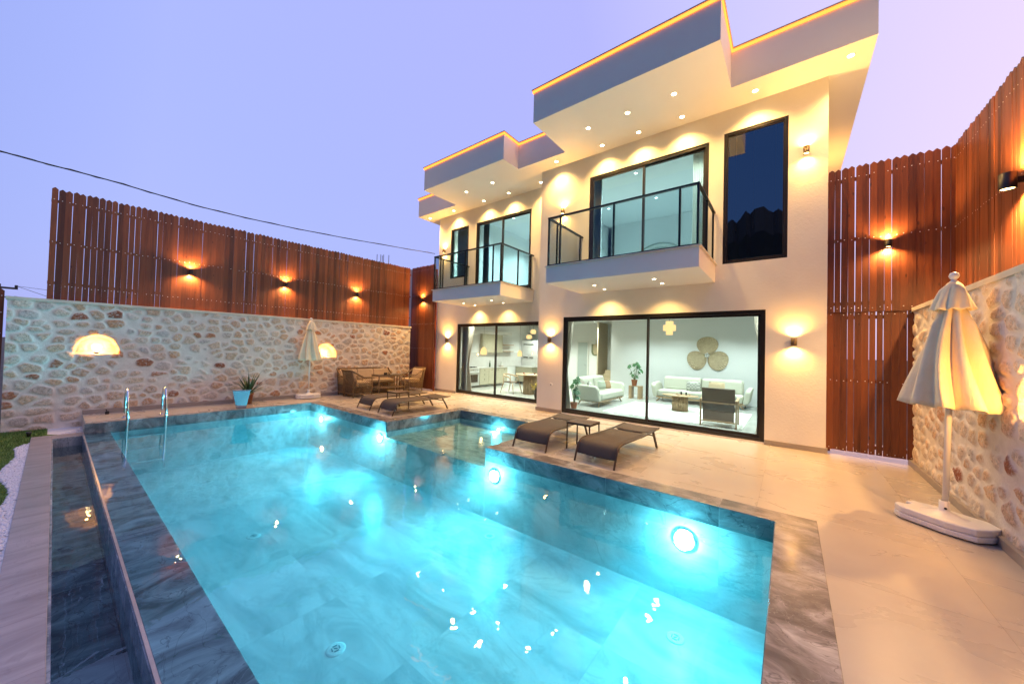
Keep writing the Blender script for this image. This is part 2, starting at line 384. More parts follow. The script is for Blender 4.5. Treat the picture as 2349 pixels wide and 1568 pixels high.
M_POOLF = marble('pool_floor_marble', [(.28, (.30, .33, .34)), (.43, (.44, .47, .48)), (.56, (.60, .62, .62)), (.75, (.74, .75, .75))], 1.2, 1.2, ox=.1, oy=.5, rough=.3, scale=.85, veins=.35, jw=.005, jcol=(.4, .42, .43))
for _m in (M_POOLF,):
    _m.node_tree.nodes['Principled BSDF'].inputs['Specular IOR Level'].default_value = .15
M_POOLW = marble('submerged_marble', [(.28, (.22, .25, .26)), (.43, (.36, .39, .40)), (.56, (.50, .53, .53)), (.75, (.64, .66, .66))], 1.22, 30, ox=.55, oy=7, rough=.4, scale=1.3)
M_SHELF = marble('shelf_marble', [(.25, (.10, .12, .11)), (.42, (.30, .33, .31)), (.52, (.50, .52, .49)), (.68, (.72, .73, .70))], 1.2, 1.2, ox=.1, oy=.5, rough=.3, scale=1.8, veins=.6)
M_CHAN = marble('channel_marble', [(.28, (.05, .075, .10)), (.48, (.17, .21, .25)), (.68, (.42, .45, .48))], 1.22, 30, oy=7, rough=.2, scale=1.7, rot=1.2, stretch=(2, 1, 1))
M_STRIP = marble('outer_strip_tile', [(.25, (.20, .17, .16)), (.5, (.33, .29, .28)), (.75, (.46, .42, .41))], .62, 30, oy=7, rough=.3, scale=1.3, rot=1.35, veins=.3, jcol=(.2, .18, .18), stretch=(3, .8, 1))
M_DECK = marble('deck_tile', [(.3, (.45, .39, .315)), (.5, (.475, .41, .33)), (.7, (.50, .435, .352))], 1.25, 1.25, ox=.25, oy=.28, rough=.27, scale=1.1, veins=.03, jcol=(.26, .21, .16), jw=.004, rot=.3, stretch=(1, 1.5, 1))
M_GROUND = simple('dry_ground', (.10, .085, .06), .95, noise=.4, nscale=.6, bump=.3, bscale=4)
M_LAWN = simple('lawn_soil', (.10, .19, .03), .95, noise=.5, nscale=14, bump=.6, bscale=60)
M_GRASS = simple('grass_blade', (.10, .20, .035), .7, noise=.4, nscale=5)
M_PEB = simple('white_pebble', (.70, .70, .73), .6, noise=.12, nscale=14)
M_HILL = simple('dark_scrub', (.012, .016, .010), .95, noise=.5, nscale=.2)
M_CABLE = simple('cable_black', (.012, .012, .013), .6)
M_GREYB = simple('grey_render', (.30, .31, .34), .8, noise=.1)
M_DKROOF = simple('dark_roof', (.05, .05, .055), .7)
M_INLET = simple('inlet_plastic', (.62, .68, .68), .6)
M_INLETD = simple('inlet_slot', (.10, .16, .18), .6)
M_LED = emis('led_strip', (1.0, .20, .03), E_LED)
M_LAMPW = emis('lamp_lens_warm', (1, .80, .48), 30)
M_LAMPO = emis('lamp_lens_amber', (1, .66, .25), 22)
M_LAMPC = emis('lamp_lens_cool', (.85, 1, .95), 14)
M_POOLL = emis('pool_lens', (.72, .97, 1), 26)
M_SHADE = emis('shade_glow', (1, .62, .26), 1.6)
M_BULB = emis('bulb', (1, .72, .35), 14)
M_GLASS, *_ = glassmat('window_glass', (.86, .95, .93), 1.5)
M_GLASSD, *_ = glassmat('window_glass_dark', (.5, .7, .85), 2.5)
M_GLASSR, *_ = glassmat('smoked_glass', (.60, .68, .72), 1.33)
def watermat():
    m, n, gl, fr = glassmat('water_surface', (.64, .955, 1.0), 1.38)
    g = n.nodes.new('ShaderNodeNewGeometry')
    a = noise(n, mapping(n, g.outputs['Position'], (1, 1, 1)), 2.2, 3, .4, .5)
    b_ = noise(n, mapping(n, g.outputs['Position'], (1, 1, 1), (0, 0, .6)), 9, 2, .2, .5)
    h = math_(n, 'ADD', a, math_(n, 'MULTIPLY', b_, .16))
    u = n.nodes.new('ShaderNodeBump'); u.inputs['Strength'].default_value = .075; u.inputs['Distance'].default_value = .045
    n.links.new(h, u.inputs['Height']); n.links.new(u.outputs[0], gl.inputs['Normal']); n.links.new(u.outputs[0], fr.inputs['Normal'])
    return m
M_WATER = watermat()
def waterbody():
    m = bpy.data.materials.new('water_body'); m.use_nodes = True; n = m.node_tree; n.nodes.clear()
    t = n.nodes.new('ShaderNodeBsdfTransparent'); o = n.nodes.new('ShaderNodeOutputMaterial'); n.links.new(t.outputs[0], o.inputs[0])
    v = n.nodes.new('ShaderNodeVolumePrincipled'); v.inputs['Color'].default_value = (.35, .93, 1.0, 1); v.inputs['Density'].default_value = .17; v.inputs['Anisotropy'].default_value = .3
    n.links.new(v.outputs[0], o.inputs['Volume'])
    return m
M_WBODY = waterbody()

# ------------------------------------------------------------------ lights
def spot(parent, loc, direction, power, col, size=120, blend=.5, r=.02):
    l = bpy.data.lights.new('lamp_light', 'SPOT'); l.energy = power; l.color = col; l.spot_size = rad(size); l.spot_blend = blend; l.shadow_soft_size = r
    o = bpy.data.objects.new('lamp_light', l); C.objects.link(o); o.location = loc
    o.rotation_euler = Vector(direction).to_track_quat('-Z', 'Y').to_euler()
    if parent: o.parent = parent
    return o
def point(parent, loc, power, col, r=.04):
    l = bpy.data.lights.new('lamp_light', 'POINT'); l.energy = power; l.color = col; l.shadow_soft_size = r
    o = bpy.data.objects.new('lamp_light', l); C.objects.link(o); o.location = loc
    if parent: o.parent = parent
    return o
def area(parent, loc, direction, power, col, sx, sy):
    l = bpy.data.lights.new('lamp_light', 'AREA'); l.energy = power; l.color = col; l.shape = 'RECTANGLE'; l.size = sx; l.size_y = sy
    o = bpy.data.objects.new('lamp_light', l); C.objects.link(o); o.location = loc
    o.rotation_euler = Vector(direction).to_track_quat('-Z', 'Y').to_euler()
    if parent: o.parent = parent
    return o
WARM = (1, .58, .17); AMBER = (1, .47, .10); FCOL = (1, .57, .20)

# ------------------------------------------------------------------ setting: ground, deck, pool
WX = 1.45            # right stone wall face
WL0, WL1 = -11.36, -11.02   # left stone wall face at Y=-.55 and Y=8.05
def wlx(y): return WL0+(WL1-WL0)*(y+.55)/8.6
PX0, PX1, PY0, PY1 = -9.97, -.09, .70, 4.22
SX0, SX1, SY1 = -6.45, -3.75, 6.28
WZ = -.175
HX0, HX1 = -5.15, .48
YF, YL = 7.72, 8.45

def ring_ground(z, name, mat, hole, R=900):
    x0, y0, x1, y1 = hole; b = MB()
    b.quad((-R, -R, z), (R, -R, z), (R, y0, z), (-R, y0, z)); b.quad((-R, y1, z), (R, y1, z), (R, R, z), (-R, R, z))
    b.quad((-R, y0, z), (x0, y0, z), (x0, y1, z), (-R, y1, z)); b.quad((x1, y0, z), (R, y0, z), (R, y1, z), (x1, y1, z))
    return tag(b.build(name, mat, fix=False), kind='structure')
ring_ground(-.30, 'ground', M_GROUND, (-10.6, -.3, .6, 7.0))

d = MB()    # paving: rectangles around pool and shelf, top at z=0, thickness down to -.28
CW = .13; CR = .27
def slab(b, x0, y0, x1, y1, z1=0., z0=-.28): b.box(x0, y0, z0, x1, y1, z1)
slab(d, -11.7, .40, PX0-CW, 9.2)                       # far left strip
slab(d, PX0-CW, PY1+CR, SX0-CR, 9.2)
slab(d, SX0-CR, SY1+CR, SX1+CR, 9.2)
slab(d, SX1+CR, PY1+CR, PX1+.31, 9.2)
slab(d, PX1+.31, .40, 2.4, 9.2)
slab(d, -.09, -3.0, 2.4, .40)
tag(d.build('pool_deck', M_DECK), kind='structure')
c_ = MB()   # coping stones around the basin (edge pieces mitred as plain butt joints)
zc = .004
slab(c_, PX0-CW, .40, PX0, PY1, zc)
slab(c_, PX0-CW, PY1, SX0, PY1+CR, zc)
slab(c_, SX0-CR, PY1+CR, SX0, SY1+CR, zc)
slab(c_, SX0, SY1, SX1, SY1+CR, zc)
slab(c_, SX1, PY1+CR, SX1+CR, SY1+CR, zc)
slab(c_, SX1, PY1, PX1+.31, PY1+CR, zc)
slab(c_, PX1, .40, PX1+.31, PY1, zc)
tag(c_.build('pool_coping', M_COPE, bevel=.006), kind='structure')

FZ = -1.08; SZ = -.31
b = MB()    # wall tiles (inner faces) as thin slabs
t = .012
b.box(PX0-t*3, .385, -.30, PX0+.001, PY1, -.001)
walls_ = []
def wall_in(x0, y0, x1, y1, z0): walls_.append((x0, y0, x1, y1, z0))
b.v = []; b.f = []; b.c = []; b.sm = []; b.mi = []
T = .03
wall_in(PX0-T, .385, PX0+.003, PY1+.003, FZ)                  # far end
wall_in(PX0-T, PY1-.003, SX0-.003, PY1+T, FZ)                 # long side, far part
wall_in(SX0-T, PY1-.003, SX0+.003, SY1+.003, FZ)
wall_in(SX0-T, SY1-.003, SX1+T, SY1+T, SZ-.1)
wall_in(SX1-.003, PY1-.003, SX1+T, SY1-.003, FZ)
wall_in(SX1+T, PY1-.003, PX1-.003, PY1+T, FZ)
wall_in(PX1-.003, PY0, PX1+T, PY1+T, FZ)
up_ = MB(); lo = MB(); ZS = WZ-.03
for tgt, za, zb_ in ((up_, ZS, None), (lo, FZ, ZS)):
    for (x0_, y0_, x1_, y1_, zz0) in walls_: tgt.box(x0_, y0_, max(za, zz0), x1_, y1_, -.002 if zb_ is None else zb_)
tag(up_.build('pool_wall', M_MARBLE), kind='structure')
tag(lo.build('submerged_wall', M_POOLW), kind='structure')
b = MB(); b.box(PX0, PY0, FZ-.05, PX1, PY1, FZ)
tag(b.build('pool_floor', M_POOLF), kind='structure')
b = MB(); b.box(SX0, PY1-.01, FZ, SX1, SY1, SZ)
tag(b.build('pool_shelf', M_SHELF), kind='structure')
b = MB(); b.box(PX0, .39, -.9, 3.0, PY0, -.184)      # submerged overflow ledge
tag(b.build('overflow_ledge', M_LEDGE, bevel=.004), kind='structure')
b = MB(); b.box(PX0, .37, -.195, 3.0, .388, WZ-.001)
tag(b.build('overflow_edge', simple('edge_trim', (.42, .38, .36), .2, noise=.2, nscale=9)), kind='structure')
b = MB(); b.box(PX0, .04, -.75, 3.0, .37, -.62)
b.box(PX0-.05, .04, -.75, PX0, .385, -.205); b.box(PX0, .365, -.62, 3.0, .392, -.196); b.box(PX0, .03, -.62, 3.0, .045, -.21)
tag(b.build('overflow_channel', M_CHAN), kind='structure')
b = MB(); b.box(PX0-.40, -.19, -.34, 3.0, .03, -.20); b.box(PX0-.40, .03, -.34, PX0-.05, .395, -.20)
tag(b.build('outer_path', M_STRIP, bevel=.003), kind='structure')
# water: surface sheets with a body
b = MB()
b.m = 0
n0 = len(b.v)
poly = [(PX0+.004, .388), (3.0, .388), (3.0, PY0+.002), (PX1-.004, PY0+.002), (PX1-.004, PY1-.004), (SX1-.004, PY1-.004), (SX1-.004, SY1-.004), (SX0+.004, SY1-.004), (SX0+.004, PY1-.004), (PX0+.004, PY1-.004)]
b.quad((PX0+.004, .388, WZ), (3, .388, WZ), (3, PY0, WZ), (PX0+.004, PY0, WZ))
b.quad((PX0+.004, PY0, WZ), (PX1-.004, PY0, WZ), (PX1-.004, PY1-.004, WZ), (PX0+.004, PY1-.004, WZ))
b.quad((SX0+.004, PY1-.004, WZ), (SX1-.004, PY1-.004, WZ), (SX1-.004, SY1-.004, WZ), (SX0+.004, SY1-.004, WZ))
tag(b.build('pool_water', M_WATER, fix=False), kind='structure')
b = MB(); e_ = .006
b.box(PX0+e_, PY0+e_, FZ+e_, PX1-e_, PY1-e_, WZ-.004)
tag(b.build('pool_water_body', M_WBODY), kind='structure')
b = MB(); b.quad((PX0+.002, .046, -.36), (3, .046, -.36), (3, .364, -.36), (PX0+.002, .364, -.36))
tag(b.build('channel_water', M_WATER, fix=False), kind='structure')

# lawn and pebbles
def lawn_edge(x):   # y of lawn edge for x
    return -.31-.03*math.sin(x*1.3)-.04*math.sin(x*3.1+1)+max(0, (-9.6-x))*.45
LZ = -.225
b = MB(); xs = [-12+i*.15 for i in range(101)]
for i in range(100):
    a0, a1 = xs[i], xs[i+1]
    b.quad((a0, -6, LZ), (a1, -6, LZ), (a1, min(lawn_edge(a1), -.02 if a1 < -10.6 else 9), LZ), (a0, min(lawn_edge(a0), -.02 if a0 < -10.6 else 9), LZ))
tag(b.build('lawn', M_LAWN, fix=False), kind='structure')
b = MB()
for i in range(16000):
    x = random.uniform(-11.5, -6.5); y = random.uniform(-1.2, .1)
    if y > min(lawn_edge(x), -.02)-.02: continue
    h = random.uniform(.015, .035); a = random.uniform(0, PI); dx, dy = .004*math.cos(a), .004*math.sin(a); lx, ly = random.uniform(-.012, .012), random.uniform(-.012, .012)
    b.col = random.random(); b.tri((x-dx, y-dy, LZ), (x+dx, y+dy, LZ), (x+lx, y+ly, LZ+h))
tag(b.build('grass', M_GRASS, fix=False), 'short green lawn grass beside the white pebbles', 'grass', kind='stuff')
b = MB()
cnt = 0
while cnt < 5200:
    x = -11.5+8.6*random.random()**.9
    if x < PX0-.42:
        y = random.uniform(-.6, .39)
        if y < lawn_edge(x): continue
    else:
        y = random.uniform(-.62, -.19)
        if y < lawn_edge(x): continue
    r = random.uniform(.010, .019)
    b.ico((x, y, LZ-.003+random.uniform(0, .014)), r, .25, .75); cnt += 1
b.box(-11.6, -1.0, LZ-.06, -2.5, -.19, LZ-.004) if False else None
b.quad((-11.6, -.7, LZ-.012), (-2.2, -.7, LZ-.012), (-2.2, -.19, LZ-.012), (-11.6, -.19, LZ-.012))
b.quad((-11.6, -.19, LZ-.012), (PX0-.40, -.19, LZ-.012), (PX0-.40, .40, LZ-.012), (-11.6, .40, LZ-.012))
tag(b.build('pebbles', M_PEB, fix=False), 'small white pebbles along the pale tile strip', 'pebbles', kind='stuff')

# dark hills behind the photographer (seen in the panes)
b = MB(); N_ = 260; prev = None
for i in range(N_+1):
    a = PI*1.16+PI*.8*i/N_; R = 120
    h = 45+6*math.sin(i*.07)+3*math.sin(i*.25+1)+3.2*random.random()
    p = (R*math.cos(a), R*math.sin(a)); q = ((R+60)*math.cos(a), (R+60)*math.sin(a))
    cur = ((p[0], p[1], -1), (p[0]*1.1, p[1]*1.1, h*.8), (q[0], q[1], h*1.25))
    if prev:
        b.quad(prev[0], cur[0], cur[1], prev[1]); b.quad(prev[1], cur[1], cur[2], prev[2])
    prev = cur
tag(b.build('hills', M_HILL, fix=False), kind='structure')

# ------------------------------------------------------------------ stone walls with lit niches
def stone_wall(name, label, x0, x1, y0, y1, h, side, niches, skirt0, cap_over=.03):
    """face runs from (x0,y0) to (x1,y1); side=+1 wall body towards +X"""
    root = empty(name, (x0, y0, 0), 0, label, 'stone wall')
    L = y1-y0; th = .42; z0 = -.28; st = .017
    NY = int(L/st); NZ = int((h-z0)/st)
    ys = np.linspace(0, L, NY+1); zs = np.linspace(z0, h, NZ+1)
    Yg, Zg = np.meshgrid(ys, zs, indexing='ij')
    rs = np.random.RandomState(int(abs(x0)*10)+3)
    cw, chh = .262, .170
    # domain warp, then nearest and second nearest stone centre (brick-offset jittered lattice)
    def wob(a, b_, k): return np.sin(a*5.1+k)*.5+np.sin(a*11.3-b_*7.7+k*2)*.3+np.sin(b_*13.1+a*3.3+k)*.3+np.sin(a*23.0+b_*19.0+k)*.16
    Yw = Yg+.022*wob(Yg, Zg, 1.0); Zw = Zg+.016*wob(Zg, Yg, 4.0)
    ncol = int(L/cw)+6; nrow = int((h-z0)/chh)+6
    jx = rs.uniform(-.42, .42, (ncol, nrow)); jz = rs.uniform(-.40, .40, (ncol, nrow)); rid = rs.rand(ncol, nrow); rth = rs.rand(ncol, nrow); sx_ = rs.uniform(.70, 1.30, (ncol, nrow))
    U = Yw/cw; V = (Zw-z0)/chh
    F1 = np.full(U.shape, 9.); F2 = np.full(U.shape, 9.); SID = np.zeros(U.shape); TH = np.zeros(U.shape)
    ri = np.floor(V).astype(int)
    for dr in (-2, -1, 0, 1, 2):
        r_ = ri+dr; off = (r_ % 2)*.5; ci = np.floor(U-off).astype(int)
        for dc in (-2, -1, 0, 1, 2):
            c__ = ci+dc; a_, b_ = np.clip(c__+3, 0, ncol-1), np.clip(r_+3, 0, nrow-1)
            px_ = c__+.5+off+jx[a_, b_]; pz_ = r_+.5+jz[a_, b_]
            d2 = (np.abs((U-px_)*1.12)**2.3+np.abs(V-pz_)**2.3)**(1/2.3)/sx_[a_, b_]
            nearer = d2 < F1
            F2 = np.where(nearer, F1, np.minimum(F2, d2)); SID = np.where(nearer, rid[a_, b_], SID); TH = np.where(nearer, rth[a_, b_], TH); F1 = np.where(nearer, d2, F1)
    edge = F2-F1-(.05+.14*TH); rnd_ = (.62-F1)*1.1
    E_ = np.minimum(edge, rnd_)
    mask = np.clip(E_/.22, 0, 1); mask = mask*mask*(3-2*mask)
    relief = .020*mask*(.55+.45*np.cos(np.minimum(F1, 1)*1.4))+.0025*np.sin(Yg*61+Zg*47)*mask+.0015*np.sin(Yg*97-Zg*83)
    relief += .008*np.sin(Yg*1.7+Zg*1.1)
    dep = np.zeros(U.shape)
    for (cy, cz, w_, hh) in niches:
        uy = (Yg-(cy-y0))/(w_/2); uz = (Zg-cz)/hh
        ang = .03*np.sin(Yg*31)+.02*np.sin(Zg*43)
        sd = np.minimum((1+ang*.4-np.sqrt(uy**2+np.maximum(uz, 0)**2.0))*w_/2, (Zg-cz))
        relief = relief*np.clip(np.abs(sd)/.05-.3, 0, 1)
        t_ = np.clip(sd/.016+.5, 0, 1); dep = np.maximum(dep, t_*.21)
        mask = np.where(t_ > .2, mask*.35, mask)
    Xg = (x1-x0)*Yg/L+side*(dep-relief)
    co_ = np.stack([Xg, Yg, Zg], -1).reshape(-1, 3)
    i, j = np.meshgrid(np.arange(NY), np.arange(NZ), indexing='ij'); k0 = (i*(NZ+1)+j).ravel()
    quads = np.stack([k0, k0+NZ+1, k0+NZ+2, k0+1], -1)
    nv = len(co_)
    bxv = [(side*.005, 0, z0), (x1-x0+side*.005, L, z0), (x1-x0+side*th, L, z0), (side*th, 0, z0), (side*.005, 0, h), (x1-x0+side*.005, L, h), (x1-x0+side*th, L, h), (side*th, 0, h)]
    bxf = [(4, 5, 6, 7), (1, 2, 6, 5), (2, 3, 7, 6), (3, 0, 4, 7)]
    me = bpy.data.meshes.new('masonry')
    me.from_pydata(np.vstack([co_, np.array(bxv)]).tolist(), [], quads.tolist()+[tuple(nv+q for q in f_) for f_ in bxf])
    for nm, arr in (('sid', SID), ('stone', mask)):
        at_ = me.attributes.new(nm, 'FLOAT', 'POINT'); at_.data.foreach_set('value', np.concatenate([arr.ravel(), np.full(8, .5)]))
    me.materials.append(M_STONE); me.polygons.foreach_set('use_smooth', [True]*len(quads)+[False]*len(bxf)); me.update()
    bm2 = bmesh.new(); bm2.from_mesh(me); bmesh.ops.recalc_face_normals(bm2, faces=bm2.faces); bm2.to_mesh(me); bm2.free()
    wob_o = bpy.data.objects.new('masonry', me); C.objects.link(wob_o); wob_o.parent = root
    # capping
    cb = MB(); seg = 12
    cb.hexa([(-side*cap_over, -.02, h), (x1-x0-side*cap_over, L+.02, h), (x1-x0+side*(th+.02), L+.02, h), (side*(th+.02), -.02, h),
             (-side*cap_over, -.02, h+.058), (x1-x0-side*cap_over, L+.02, h+.058), (x1-x0+side*(th+.02), L+.02, h+.058), (side*(th+.02), -.02, h+.058)])
    cb.build('capping', M_WALLCAP, root, bevel=.004)
    if skirt0 is not None:
        sb = MB(); fa = (skirt0-y0)/L; xa = (x1-x0)*fa
        sb.hexa([(xa-side*.045, skirt0-y0, 0), (x1-x0-side*.045, L, 0), (x1-x0+side*.02, L, 0), (xa+side*.02, skirt0-y0, 0),
                 (xa-side*.045, skirt0-y0, .085), (x1-x0-side*.045, L, .085), (x1-x0+side*.02, L, .085), (xa+side*.02, skirt0-y0, .085)])
        sb.build('skirting', M_SKIRT, root, bevel=.003)
    return root
WH = 2.225
stone_wall('stone_wall', 'long pale rubble stone wall with two glowing niches behind the far pool end', WL0, WL1, -.55, 8.05, WH, -1,
           [(.555, 1.235, .60, .37), (5.10, 1.16, .58, .40)], .40)
stone_wall('stone_wall', 'rubble stone wall on the right behind the big closed parasol', WX, WX, 2.0, 7.84, 2.26, 1,
           [(4.36, 1.12, .74, .46)], 2.0)
def niche_lamp(x, y, z, side, label, pw=1):
    r = empty('niche_lamp', (x, y, z), 0, label, 'lamp', 'lamps in the stone wall niches')
    MB().lathe([(.035, 0), (.035, .02), (.028, .03)], 14, cap=True).build('lamp_base', M_DARKMETAL, r)
    MB().lathe([(.028, .03), (.03, .045), (.02, .07), (.004, .078)], 14, cap=True).build('bulb', M_BULB, r)
    point(r, (-side*.05, 0, .12), P_NICHE*pw, (1, .46, .10), .03)
niche_lamp(wlx(.55)-.09, .555, 1.24, -1, 'small lamp glowing in the left niche of the long stone wall')
niche_lamp(wlx(5.1)-.09, 5.10, 1.165, -1, 'small lamp glowing in the niche beside the white closed parasol')
niche_lamp(WX+.09, 4.36, 1.125, 1, 'small lamp in the niche of the right stone wall by the frame edge', 3)

# ------------------------------------------------------------------ fences
def fence(name, label, A, B, z0, z1, pitch, rails, face, screws, gap=.006, flat=False, drop=None, lean=0, extra_low=None):
    """boards from A to B (xy); face = unit normal towards the pool"""
    A = Vector(A); B = Vector(B); L = (B-A).length; d_ = (B-A)/L; n_ = Vector(face)
    root = empty(name, (A.x, A.y, 0), 0, label, 'fence')
    bd = MB(); scr = MB(); n = int(L/pitch)
    for i in range(n):
        g0 = gap*random.uniform(.0, .25)
        if random.random() < .30: g0 = gap*random.uniform(.8, 1.6)
        a = i*pitch+g0/2; c = (i+1)*pitch-g0/2; zt = z1+random.uniform(-.012, .012); zb = z0+random.uniform(0, .003 if name and z0 > 2.29 else .006)
        sk = random.uniform(-.006, .006); bow = random.uniform(-.004, .004)
        bd.col = min(1, max(0, random.gauss(.5, .24)))
        th = .018; off = random.uniform(0, .006)
        def W(s, z, k): q = d_*s+n_*(off+k); return (q.x, q.y, z)
        tip = 0 if flat else (c-a)*.42;
        if flat: zt = z1; sk = 0
        pts = [(a, zb), (c, zb), (c+sk*.5, (zb+zt)/2), (c+sk, zt-tip), ((a+c)/2+sk+(c-a)*(.25 if flat else .07), zt), ((a+c)/2+sk-(c-a)*(.25 if flat else .07), zt), (a+sk, zt-tip), (a+sk*.5, (zb+zt)/2)]
        base = len(bd.v); m_ = len(pts)
        for k in (0, th):
            bd.v += [W(s, z, k) for s, z in pts]
        bd.face(tuple(base+j for j in range(m_))); bd.face(tuple(base+m_+j for j in reversed(range(m_))))
        for j in range(m_): k = (j+1) % m_; bd.face((base+j, base+m_+j, base+m_+k, base+k))
        for zr in screws:
            if random.random() < .04: continue
            s0 = (a+c)/2+random.uniform(-.2, .2)*pitch*.5; zz = zr+random.uniform(-.009, .009); r = .0068
            o0 = d_*s0+n_*(off+th+.0015)
            b0 = len(scr.v)
            for j in range(8):
                an = 2*PI*j/8; q = o0+d_*(r*math.cos(an)); scr.v.append((q.x, q.y, zz+r*math.sin(an)))
            q = o0+n_*.003; scr.v.append((q.x, q.y, zz))
            for j in range(8): scr.face((b0+j, b0+(j+1) % 8, b0+8), True)
    bd.build('boards', M_FENCE, root); scr.build('screws', M_SCREW, root)
    rl = MB()
    for zr in rails:
        a = -n_*.028; q = d_*L-n_*.028
        rl.bar((a.x, a.y, zr), (q.x, q.y, zr), .03, .055)
    for k in range(int(L/1.3)+1):
        q = d_*min(L-.03, .03+k*1.3)-n_*.07; rl.bar((q.x, q.y, z0-.05), (q.x, q.y, z1-.18), .05, .05, (1, 0, 0))
    rl.build('rails', M_FRAIL, root)
    return root
fence('wooden_fence', 'long reddish brown board fence on top of the left stone wall', (-11.47, -.12), (-11.30, 8.22), WH+.036, 4.49, .088, (2.62, 3.42, 4.24), (1, 0), (2.56, 3.42, 4.26))
fence('wooden_fence', 'tall dark red board fence filling the gap between stone wall and house', (-11.32, 8.28), (-9.95, 8.28), .05, 4.52, .085, (.6, 1.5, 2.3, 3.4, 4.3), (0, -1), (1.5, 2.37, 2.40, 3.45, 4.36))
fence('wooden_fence', 'upper board fence with pointed tops right of the house, lamp on it', (.485, 7.778), (1.88, 7.778), 2.275, 4.62, .0815, (2.42, 3.45, 4.42), (0, -1), (2.345, 3.44, 4.44), gap=.009)
fence('wooden_fence', 'lower panel of upright boards right of the house, flush with stone wall', (.485, 7.80), (1.52, 7.80), .075, 2.292, .0815, (.18, 1.2, 2.2), (0, -1), (.11, 1.19, 2.245), gap=.011, flat=True)
fence('wooden_fence', 'orange lit board fence on top of the right stone wall', (1.86, 7.78), (1.86, 2.6), 2.30, 4.64, .082, (2.5, 3.5, 4.4), (-1, 0), (2.52, 3.45, 4.42))
# boarded post beyond the left end
pr = empty('fence_post', (-12.0, -.775, -.3), 0, 'dark red brown board standing at the far left frame edge', 'post')
MB().prism([(0, 0), (.16, 0), (.16, 2.72), (.08, 2.8), (0, 2.72)], -.02, .02, 'x').build('board', M_FENCE, pr)
b = MB()
for z in (1.6, 1.9, 2.3, 2.62): b.ico((.026, .13, z), .012)
b.build('screws', M_SCREW, pr)

# fence and wall lamps
def sconce(name, label, loc, n, power, body_mat, r=.042, h=.125, off=.075, spread=150, col=AMBER, group=None, lens=M_LAMPO, blend=1.0):
    root = empty(name, loc, math.atan2(n[1], n[0]), label, 'wall lamp', group)
    MB().lathe([(r, -h/2), (r, h/2), (r*.86, h/2), (r*.86, h/2-.02)], 20, (off, 0, 0)).lathe([(r*.86, -h/2+.02), (r*.86, -h/2), (r, -h/2)], 20, (off, 0, 0)).build('lamp_body', body_mat, root)
    MB().box(-.002, -.02, -.03, off-r+.008, .02, .03).build('mount', body_mat, root)
    for s_ in (1, -1):
        MB().lathe([(r*.84, s_*(h/2-.012)), (.001, s_*(h/2-.011))], 16, (off, 0, 0)).build('lens', lens, root)
        spot(root, (off, 0, s_*(h/2+.004)), (0, 0, s_), power, col, spread, blend, .03)
    return root
W1 = 'sconces on the white house front'
sconce('wall_sconce', 'bronze up and down wall lamp right of the tall dark window', (.20, YF-.001, 5.02), (0, -1), P_SCONCE, M_BRONZE, group=W1)
sconce('wall_sconce', 'upper wall lamp behind the left end of the large balcony', (-4.47, YF-.001, 5.0), (0, -1), P_SCONCE, M_BRONZE, group=W1)
sconce('wall_sconce', 'wall lamp between the kitchen door and the large living room door', (-4.77, YF-.001, 1.81), (0, -1), P_SCONCE, M_BRONZE, group=W1)
sconce('wall_sconce', 'wall lamp right of the large living room sliding door', (.06, YF-.001, 1.80), (0, -1), P_SCONCE, M_BRONZE, group=W1)
sconce('wall_sconce', 'upper wall lamp at the far left of the house above the small balcony rail', (-9.70, YL-.001, 4.96), (0, -1), P_SCONCE*1.3, M_BRONZE, group=W1)
sconce('wall_sconce', 'lower wall lamp left of the kitchen sliding door', (-9.42, YL-.001, 1.80), (0, -1), P_SCONCE*1.8, M_BRONZE, group=W1)
sconce('wall_sconce', 'lamp on the hidden side wall of the house behind the fence', (HX1+.001, 10.9, 4.9), (1, 0), P_SCONCE*2.2, M_BRONZE, group=W1)
W2 = 'lamps on the wooden fences'
for y, z, lb in ((1.96, 3.20, 'left of the three fence lamps above the long stone wall'), (4.00, 3.22, 'middle of the three fence lamps above the long stone wall'), (6.10, 3.22, 'right of the three fence lamps above the long stone wall')):
    x = -11.47+.17*(y+.12)/8.34+.026
    sconce('fence_lamp', lb, (x, y, z), (1, 0), P_FENCE, M_DARKMETAL, .045, .11, .075, 158, FCOL, W2, blend=.7)
sconce('fence_lamp', 'fence lamp on the dark red fence between stone wall and house', (-10.62, 8.253, 3.26), (0, -1), P_FENCE*.8, M_DARKMETAL, .045, .11, .07, 158, FCOL, W2, blend=.7)
sconce('fence_lamp', 'fence lamp on the board fence right of the house', (1.17, 7.775, 3.30), (0, -1), P_FENCE, M_DARKMETAL, .045, .11, .07, 158, FCOL, W2, blend=.7)
sconce('fence_lamp', 'large fence lamp cut by the right frame edge', (1.834, 5.82, 3.36), (-1, 0), P_FENCE*3.6, M_DARKMETAL, .06, .16, .12, 158, FCOL, W2, blend=.7)
# glow behind the lower fence panel comes from a lamp in the side passage
sconce('passage_lamp', 'lamp glowing in the side passage behind the slatted panel', (HX1+.001, 8.9, 1.5), (1, 0), 80, M_BRONZE, group=None)

